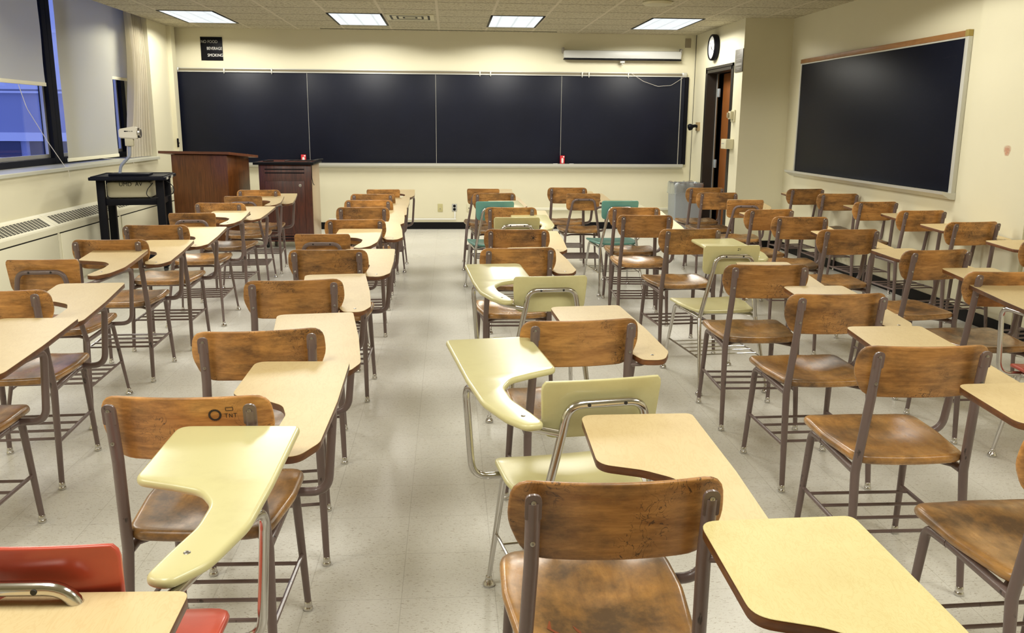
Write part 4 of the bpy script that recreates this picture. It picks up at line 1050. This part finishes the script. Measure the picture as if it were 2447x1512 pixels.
bm = bmesh.new(); tube(bm, fillet([(0, -0.014, 0), (0, -0.045, 0.01), (0.0, -0.085, 0.0)], [0, 0.03, 0]), [0.018, 0.022], 14); lathe(bm, [(0.02, 0.0), (0.038, 0.012), (0.044, 0.035), (0.038, 0.058), (0.012, 0.066)], (0, -0.075, 0.0), (0, -1, -0.25), 18); link('body', bm, MAT['black'], pz)

# ------------------------------------------------------------------ ceiling items
def troffer(x, y, label):
    r = empty('ceiling_light', (x, y, ZC)); tag(r, label, 'ceiling light', 'recessed ceiling lights')
    bm = bmesh.new()
    for s in (-1, 1):
        box(bm, s*0.292-0.012, s*0.292+0.012, -0.602, 0.602, -0.006, 0.0, 0.001); box(bm, -0.28, 0.28, s*0.594-0.010, s*0.594+0.010, -0.006, 0.0, 0.001)
    link('trim_frame', bm, MAT['black'], r)
    bm = bmesh.new(); box(bm, -0.280, 0.280, -0.584, 0.584, -0.004, -0.0005); link('lens', bm, MAT['lens'], r, False)
nm = ['leftmost', 'second from the left', 'third from the left', 'rightmost']
for i, x in enumerate(FIX_X):
    for j, y in enumerate(FIX_Y):
        if j == 0: lab = 'recessed fluorescent ceiling light near the front wall, %s' % nm[i]
        else: lab = 'recessed fluorescent ceiling light, %s, %s row back from the front wall' % (nm[i], ('second', 'third')[j-1])
        troffer(x, y, lab)
vt = empty('ceiling_vent', (-0.42, 10.47, ZC)); tag(vt, 'square cream air vent between the two middle ceiling lights', 'ceiling vent')
bm = bmesh.new(); box(bm, -0.27, 0.27, -0.28, 0.28, -0.008, -0.0002, 0.003); link('panel', bm, MAT['cream_plastic'], vt)
for i, (w, d) in enumerate(((0.21, 0.20), (0.14, 0.13), (0.07, 0.06))):
    bm = bmesh.new()
    for yy in (-d, d): box(bm, -w, w, yy-0.012, yy+0.012, -0.0092, -0.0082)
    for xx in (-w, w): box(bm, xx-0.012, xx+0.012, -d, d, -0.0092, -0.0082)
    link('slot_ring', bm, MAT['black'], vt, False)
bm = bmesh.new(); box(bm, -1.62, 1.42, 11.86, 11.905, ZC-0.004, ZC-0.0002, 0.001); o = link('slot_diffuser', bm, simple('olive_slot', (0.10, 0.095, 0.06), 0.6)); tag(o, 'long thin dark air slot in the ceiling above the chalkboard', 'ceiling vent')
dt = empty('ceiling_detector', (2.04, 8.88, ZC)); tag(dt, 'round cream ceiling fixture at the top edge, right of centre', 'detector')
bm = bmesh.new(); lathe(bm, [(0.145, -0.0002), (0.150, 0.010), (0.135, 0.028), (0.06, 0.036), (0.0, 0.037)], (0, 0, 0), (0, 0, -1), 28); link('dome', bm, MAT['cream_plastic'], dt)

# ------------------------------------------------------------------ lectern
lc = empty('lectern', (-2.495, 10.27, 0), -math.radians(17)); tag(lc, 'tall reddish-brown wooden lectern in the front left corner', 'lectern')
bm = bmesh.new(); box(bm, -0.71, 0.0, 0.0, 0.48, 0.0, 1.045, 0.003); link('body', bm, MAT['lectern'], lc)
bm = bmesh.new()
vs = [(-0.83, -0.06, 1.085), (0.06, -0.06, 1.085), (0.09, 0.54, 1.030), (-0.83, 0.54, 1.030)]
lo_ = [bm.verts.new((x, y, z-0.028)) for x, y, z in vs]; hi_ = [bm.verts.new(v_) for v_ in vs]
bm.faces.new(lo_[::-1]); bm.faces.new(hi_)
for k in range(4): bm.faces.new((lo_[k], lo_[(k+1) % 4], hi_[(k+1) % 4], hi_[k]))
link('top_board', bm, wood_dark('walnut_top', (0.20, 0.070, 0.032), (0.13, 0.042, 0.020), 'x'), lc, False)

# rosewood AV cabinet on castors
cab = empty('av_cabinet', (-1.845, 10.2, 0)); tag(cab, 'dark red wood-grain cabinet on castors beside the lectern', 'cabinet')
bm = bmesh.new(); box(bm, -0.292, 0.292, 0.0, 0.60, 0.075, 0.945, 0.003); link('body', bm, MAT['cabinet'], cab)
bm = bmesh.new(); box(bm, 0.2925, 0.298, 0.012, 0.59, 0.08, 0.94, 0.001); link('side_panel', bm, MAT['tan_panel'], cab)  # right side coloured a paler tan than the body
bm = bmesh.new(); box(bm, -0.345, 0.325, -0.045, 0.64, 0.945, 0.975, 0.006); link('top', bm, MAT['black'], cab)
bm = bmesh.new(); box(bm, -0.30, 0.29, 0.0, 0.60, 0.9752, 0.9775); link('top_inlay', bm, MAT['cabinet'], cab, False)
bm = bmesh.new(); box(bm, -0.225, 0.215, -0.012, 0.0, 0.17, 0.765, 0.003); dd = link('door', bm, MAT['cabinet'], cab)
bm = bmesh.new(); lathe(bm, [(0.017, 0.0), (0.017, 0.004), (0.006, 0.006)], (0.165, -0.012, 0.715), (0, -1, 0), 16); link('lock', bm, MAT['dull_steel'], dd)
for zz in (0.855, 0.895, 0.135, 0.105):
    bm = bmesh.new(); box(bm, -0.225, 0.215, -0.0025, 0.0, zz-0.006, zz+0.006); link('vent_slot', bm, MAT['black'], cab, False)
for x_ in (-0.24, 0.24):
    for y_ in (0.06, 0.54):
        bm = bmesh.new(); tube(bm, [(x_-0.014, y_, 0.032), (x_+0.014, y_, 0.032)], 0.032, 18); box(bm, x_-0.018, x_+0.018, y_-0.02, y_+0.02, 0.055, 0.076); link('castor', bm, MAT['rubber'], cab)
cord([(-1.60, 10.22, 0.978), (-1.545, 10.19, 0.982), (-1.538, 10.155, 0.93), (-1.545, 10.185, 0.80), (-1.535, 10.185, 0.74), (-1.52, 10.18, 0.72)], 0.0045, 'cable', 'black cable hanging down the right front of the cabinet', 'cable', 'rubber')
cord([(-1.86, 10.30, 0.984), (-1.80, 10.36, 0.990), (-1.70, 10.28, 0.990), (-1.62, 10.35, 0.990), (-1.55, 10.30, 0.990), (-1.49, 10.40, 1.00), (-1.44, 10.36, 1.005)], 0.007, 'cable', 'black cable coiled on top of the dark red cabinet', 'cable', 'rubber')
bm = bmesh.new(); lathe(bm, [(0.06, 0), (0.06, 0.01), (0.055, 0.013)], (-2.05, 10.33, 0.9777), (0, 0, 1), 24); o = link('cable_grommet', bm, MAT['black']); tag(o, 'black round grommet on the left of the cabinet top', 'grommet')

# ------------------------------------------------------------------ AV cart with document camera
ct = empty('av_cart', (-2.965, 8.62, 0), math.radians(9)); tag(ct, 'tall black plastic AV cart beside the radiators', 'cart')
bm = bmesh.new(); sheet(bm, round_poly([(-0.33, -0.36), (0.33, -0.36), (0.33, 0.36), (-0.33, 0.36)], 0.03), 0.890, 0.918, 0.006); link('top', bm, MAT['black_gloss'], ct)
bm = bmesh.new(); box(bm, -0.31, 0.31, -0.34, -0.325, 0.918, 0.925); box(bm, -0.31, 0.31, 0.325, 0.34, 0.918, 0.925); box(bm, -0.31, -0.295, -0.34, 0.34, 0.918, 0.925); box(bm, 0.295, 0.31, -0.34, 0.34, 0.918, 0.925); link('top_lip', bm, MAT['black_gloss'], ct, False)
bm = bmesh.new(); box(bm, -0.27, 0.27, -0.22, 0.22, 0.655, 0.715, 0.006); link('shelf', bm, MAT['black'], ct)
bm = bmesh.new(); box(bm, -0.27, 0.27, -0.22, 0.22, 0.14, 0.19, 0.006); link('shelf', bm, MAT['black'], ct)
for x_ in (-0.255, 0.255):
    for y_ in (-0.205, 0.205):
        bm = bmesh.new(); box(bm, x_-0.034, x_+0.034, y_-0.036, y_+0.036, 0.075, 0.8895, 0.006); lg = link('leg', bm, MAT['black'], ct)
        bm = bmesh.new(); tube(bm, [(x_-0.014, y_, 0.035), (x_+0.014, y_, 0.035)], 0.035, 16); box(bm, x_-0.02, x_+0.02, y_-0.012, y_+0.012, 0.045, 0.078); link('castor', bm, MAT['rubber'], lg)
for ya, yb_ in ((-0.30, -0.20), (-0.02, 0.10)):
    bm = bmesh.new(); box(bm, 0.331, 0.334, ya, yb_, 0.893, 0.913); link('socket_strip', bm, MAT['alu_light'], ct, False)
Mct = Matrix.Translation((-2.965, 8.62, 0)) @ Matrix.Rotation(math.radians(9), 4, 'Z')
pj = empty('projector', Mct @ Vector((-0.02, 0.0, 0.7152)), math.radians(9)); tag(pj, 'beige projector case with black lettering on the cart shelf', 'projector')
bm = bmesh.new(); box(bm, -0.195, 0.195, -0.18, 0.18, 0.0, 0.155, 0.03); link('case', bm, MAT['beige'], pj)
text_mesh('lettering', 'UMD  AV', 0.050, MAT['black'], pj, (-0.085, -0.1810, 0.128), RX, 'LEFT', 0.0005)
cord([tuple(Mct @ Vector(p)) for p in ((0.20, -0.24, 0.86), (0.15, -0.265, 0.80), (0.14, -0.27, 0.75), (0.18, -0.265, 0.722), (0.24, -0.26, 0.725))], 0.004, 'cable', 'black cable looping beside the beige projector on the cart', 'cable', 'rubber')
cord([tuple(Mct @ Vector(p)) for p in ((0.30, -0.10, 0.87), (0.36, -0.12, 0.82), (0.365, -0.12, 0.76), (0.31, -0.13, 0.73))], 0.004, 'cable', 'black cable hanging at the right side of the cart', 'cable', 'rubber')
dc = empty('document_camera', Mct @ Vector((-0.01, -0.06, 0.9185)), math.radians(9)); tag(dc, 'cream document camera head on grey gooseneck arm above the black cart', 'document camera')
bm = bmesh.new(); box(bm, -0.18, 0.17, -0.12, 0.14, 0.0, 0.022, 0.006); link('base', bm, MAT['black_gloss'], dc)
bm = bmesh.new(); tube(bm, fillet([(-0.10, 0.0, 0.02), (-0.085, 0.0, 0.09), (0.0, 0.0, 0.18), (0.005, 0.0, 0.30)], [0, 0.08, 0.08, 0], 8), 0.0135, 12); link('gooseneck', bm, MAT['gooseneck'], dc)
bm = bmesh.new(); box(bm, -0.03, 0.045, -0.03, 0.03, 0.27, 0.35, 0.008); link('neck_joint', bm, MAT['beige'], dc)
bm = bmesh.new()
poly = [(-0.075, 0.345), (0.085, 0.335), (0.090, 0.435), (0.060, 0.450), (-0.075, 0.425)]
for_y = (-0.045, 0.045); A_ = [bm.verts.new((x, for_y[0], z)) for x, z in poly]; B_ = [bm.verts.new((x, for_y[1], z)) for x, z in poly]
bm.faces.new(A_[::-1]); bm.faces.new(B_)
for k in range(5): bm.faces.new((A_[k], A_[(k+1) % 5], B_[(k+1) % 5], B_[k]))
bmesh.ops.bevel(bm, geom=bm.edges[:], offset=0.008, segments=2, affect='EDGES'); link('head', bm, simple('pale_cream_case', (0.74, 0.70, 0.58), 0.4), dc)
bm = bmesh.new(); lathe(bm, [(0.040, 0.0), (0.046, 0.006), (0.046, 0.022), (0.038, 0.03)], (0.084, 0.0, 0.39), (1, 0, 0.0), 20); link('lens_ring', bm, MAT['dull_steel'], dc)
bm = bmesh.new()
for x0_, w_ in ((-0.025, 0.018), (-0.004, 0.010), (0.014, 0.004), (0.026, 0.004), (0.040, 0.006)): box(bm, x0_, x0_+w_, -0.0462, -0.0452, 0.400, 0.410)
link('printed_mark', bm, MAT['black'], dc, False)

# ------------------------------------------------------------------ waste bin with liner
wb = empty('waste_bin', (3.085, 11.40, 0), math.radians(0)); tag(wb, 'grey square steel waste bin with clear liner by the door', 'waste bin')
w = 0.185
bm = bmesh.new(); pb_ = round_poly([(-w, -w), (w, -w), (w, w), (-w, w)], 0.02, 4)
N = len(pb_); r0_ = [bm.verts.new((x*0.93, y*0.93, 0)) for x, y in pb_]; r1_ = [bm.verts.new((x, y, 0.675)) for x, y in pb_]; r2_ = [bm.verts.new((x*0.97, y*0.97, 0.675)) for x, y in pb_]; r3_ = [bm.verts.new((x*0.90, y*0.90, 0.02)) for x, y in pb_]
for A2, B2 in ((r0_, r1_), (r1_, r2_), (r2_, r3_)):
    for k in range(N): bm.faces.new((A2[k], A2[(k+1) % N], B2[(k+1) % N], B2[k]))
bm.faces.new(r0_[::-1]); bm.faces.new(r3_); link('body', bm, MAT['grey_steel'], wb)
bm = bmesh.new(); rnd = random.Random(5); pl = resample(round_poly([(-w, -w), (w, -w), (w, w), (-w, w)], 0.03, 4), 64); rows = []
for j, (s, z) in enumerate(((0.94, 0.55), (0.95, 0.66), (1.02, 0.686), (1.05, 0.67), (1.05, 0.62), (1.06, 0.575))):
    rows.append([bm.verts.new((x*s*(1+rnd.uniform(-0.012, 0.02)*(j > 1)), y*s*(1+rnd.uniform(-0.012, 0.02)*(j > 1)), z+(rnd.uniform(-0.012, 0.012) if j < 5 else -0.045*abs(math.sin(x*11+1.0))+rnd.uniform(-0.01, 0.01)))) for x, y in pl])
for j in range(len(rows)-1):
    for k in range(64): bm.faces.new((rows[j][k], rows[j][(k+1) % 64], rows[j+1][(k+1) % 64], rows[j+1][k]))
link('liner', bm, MAT['liner'], wb)
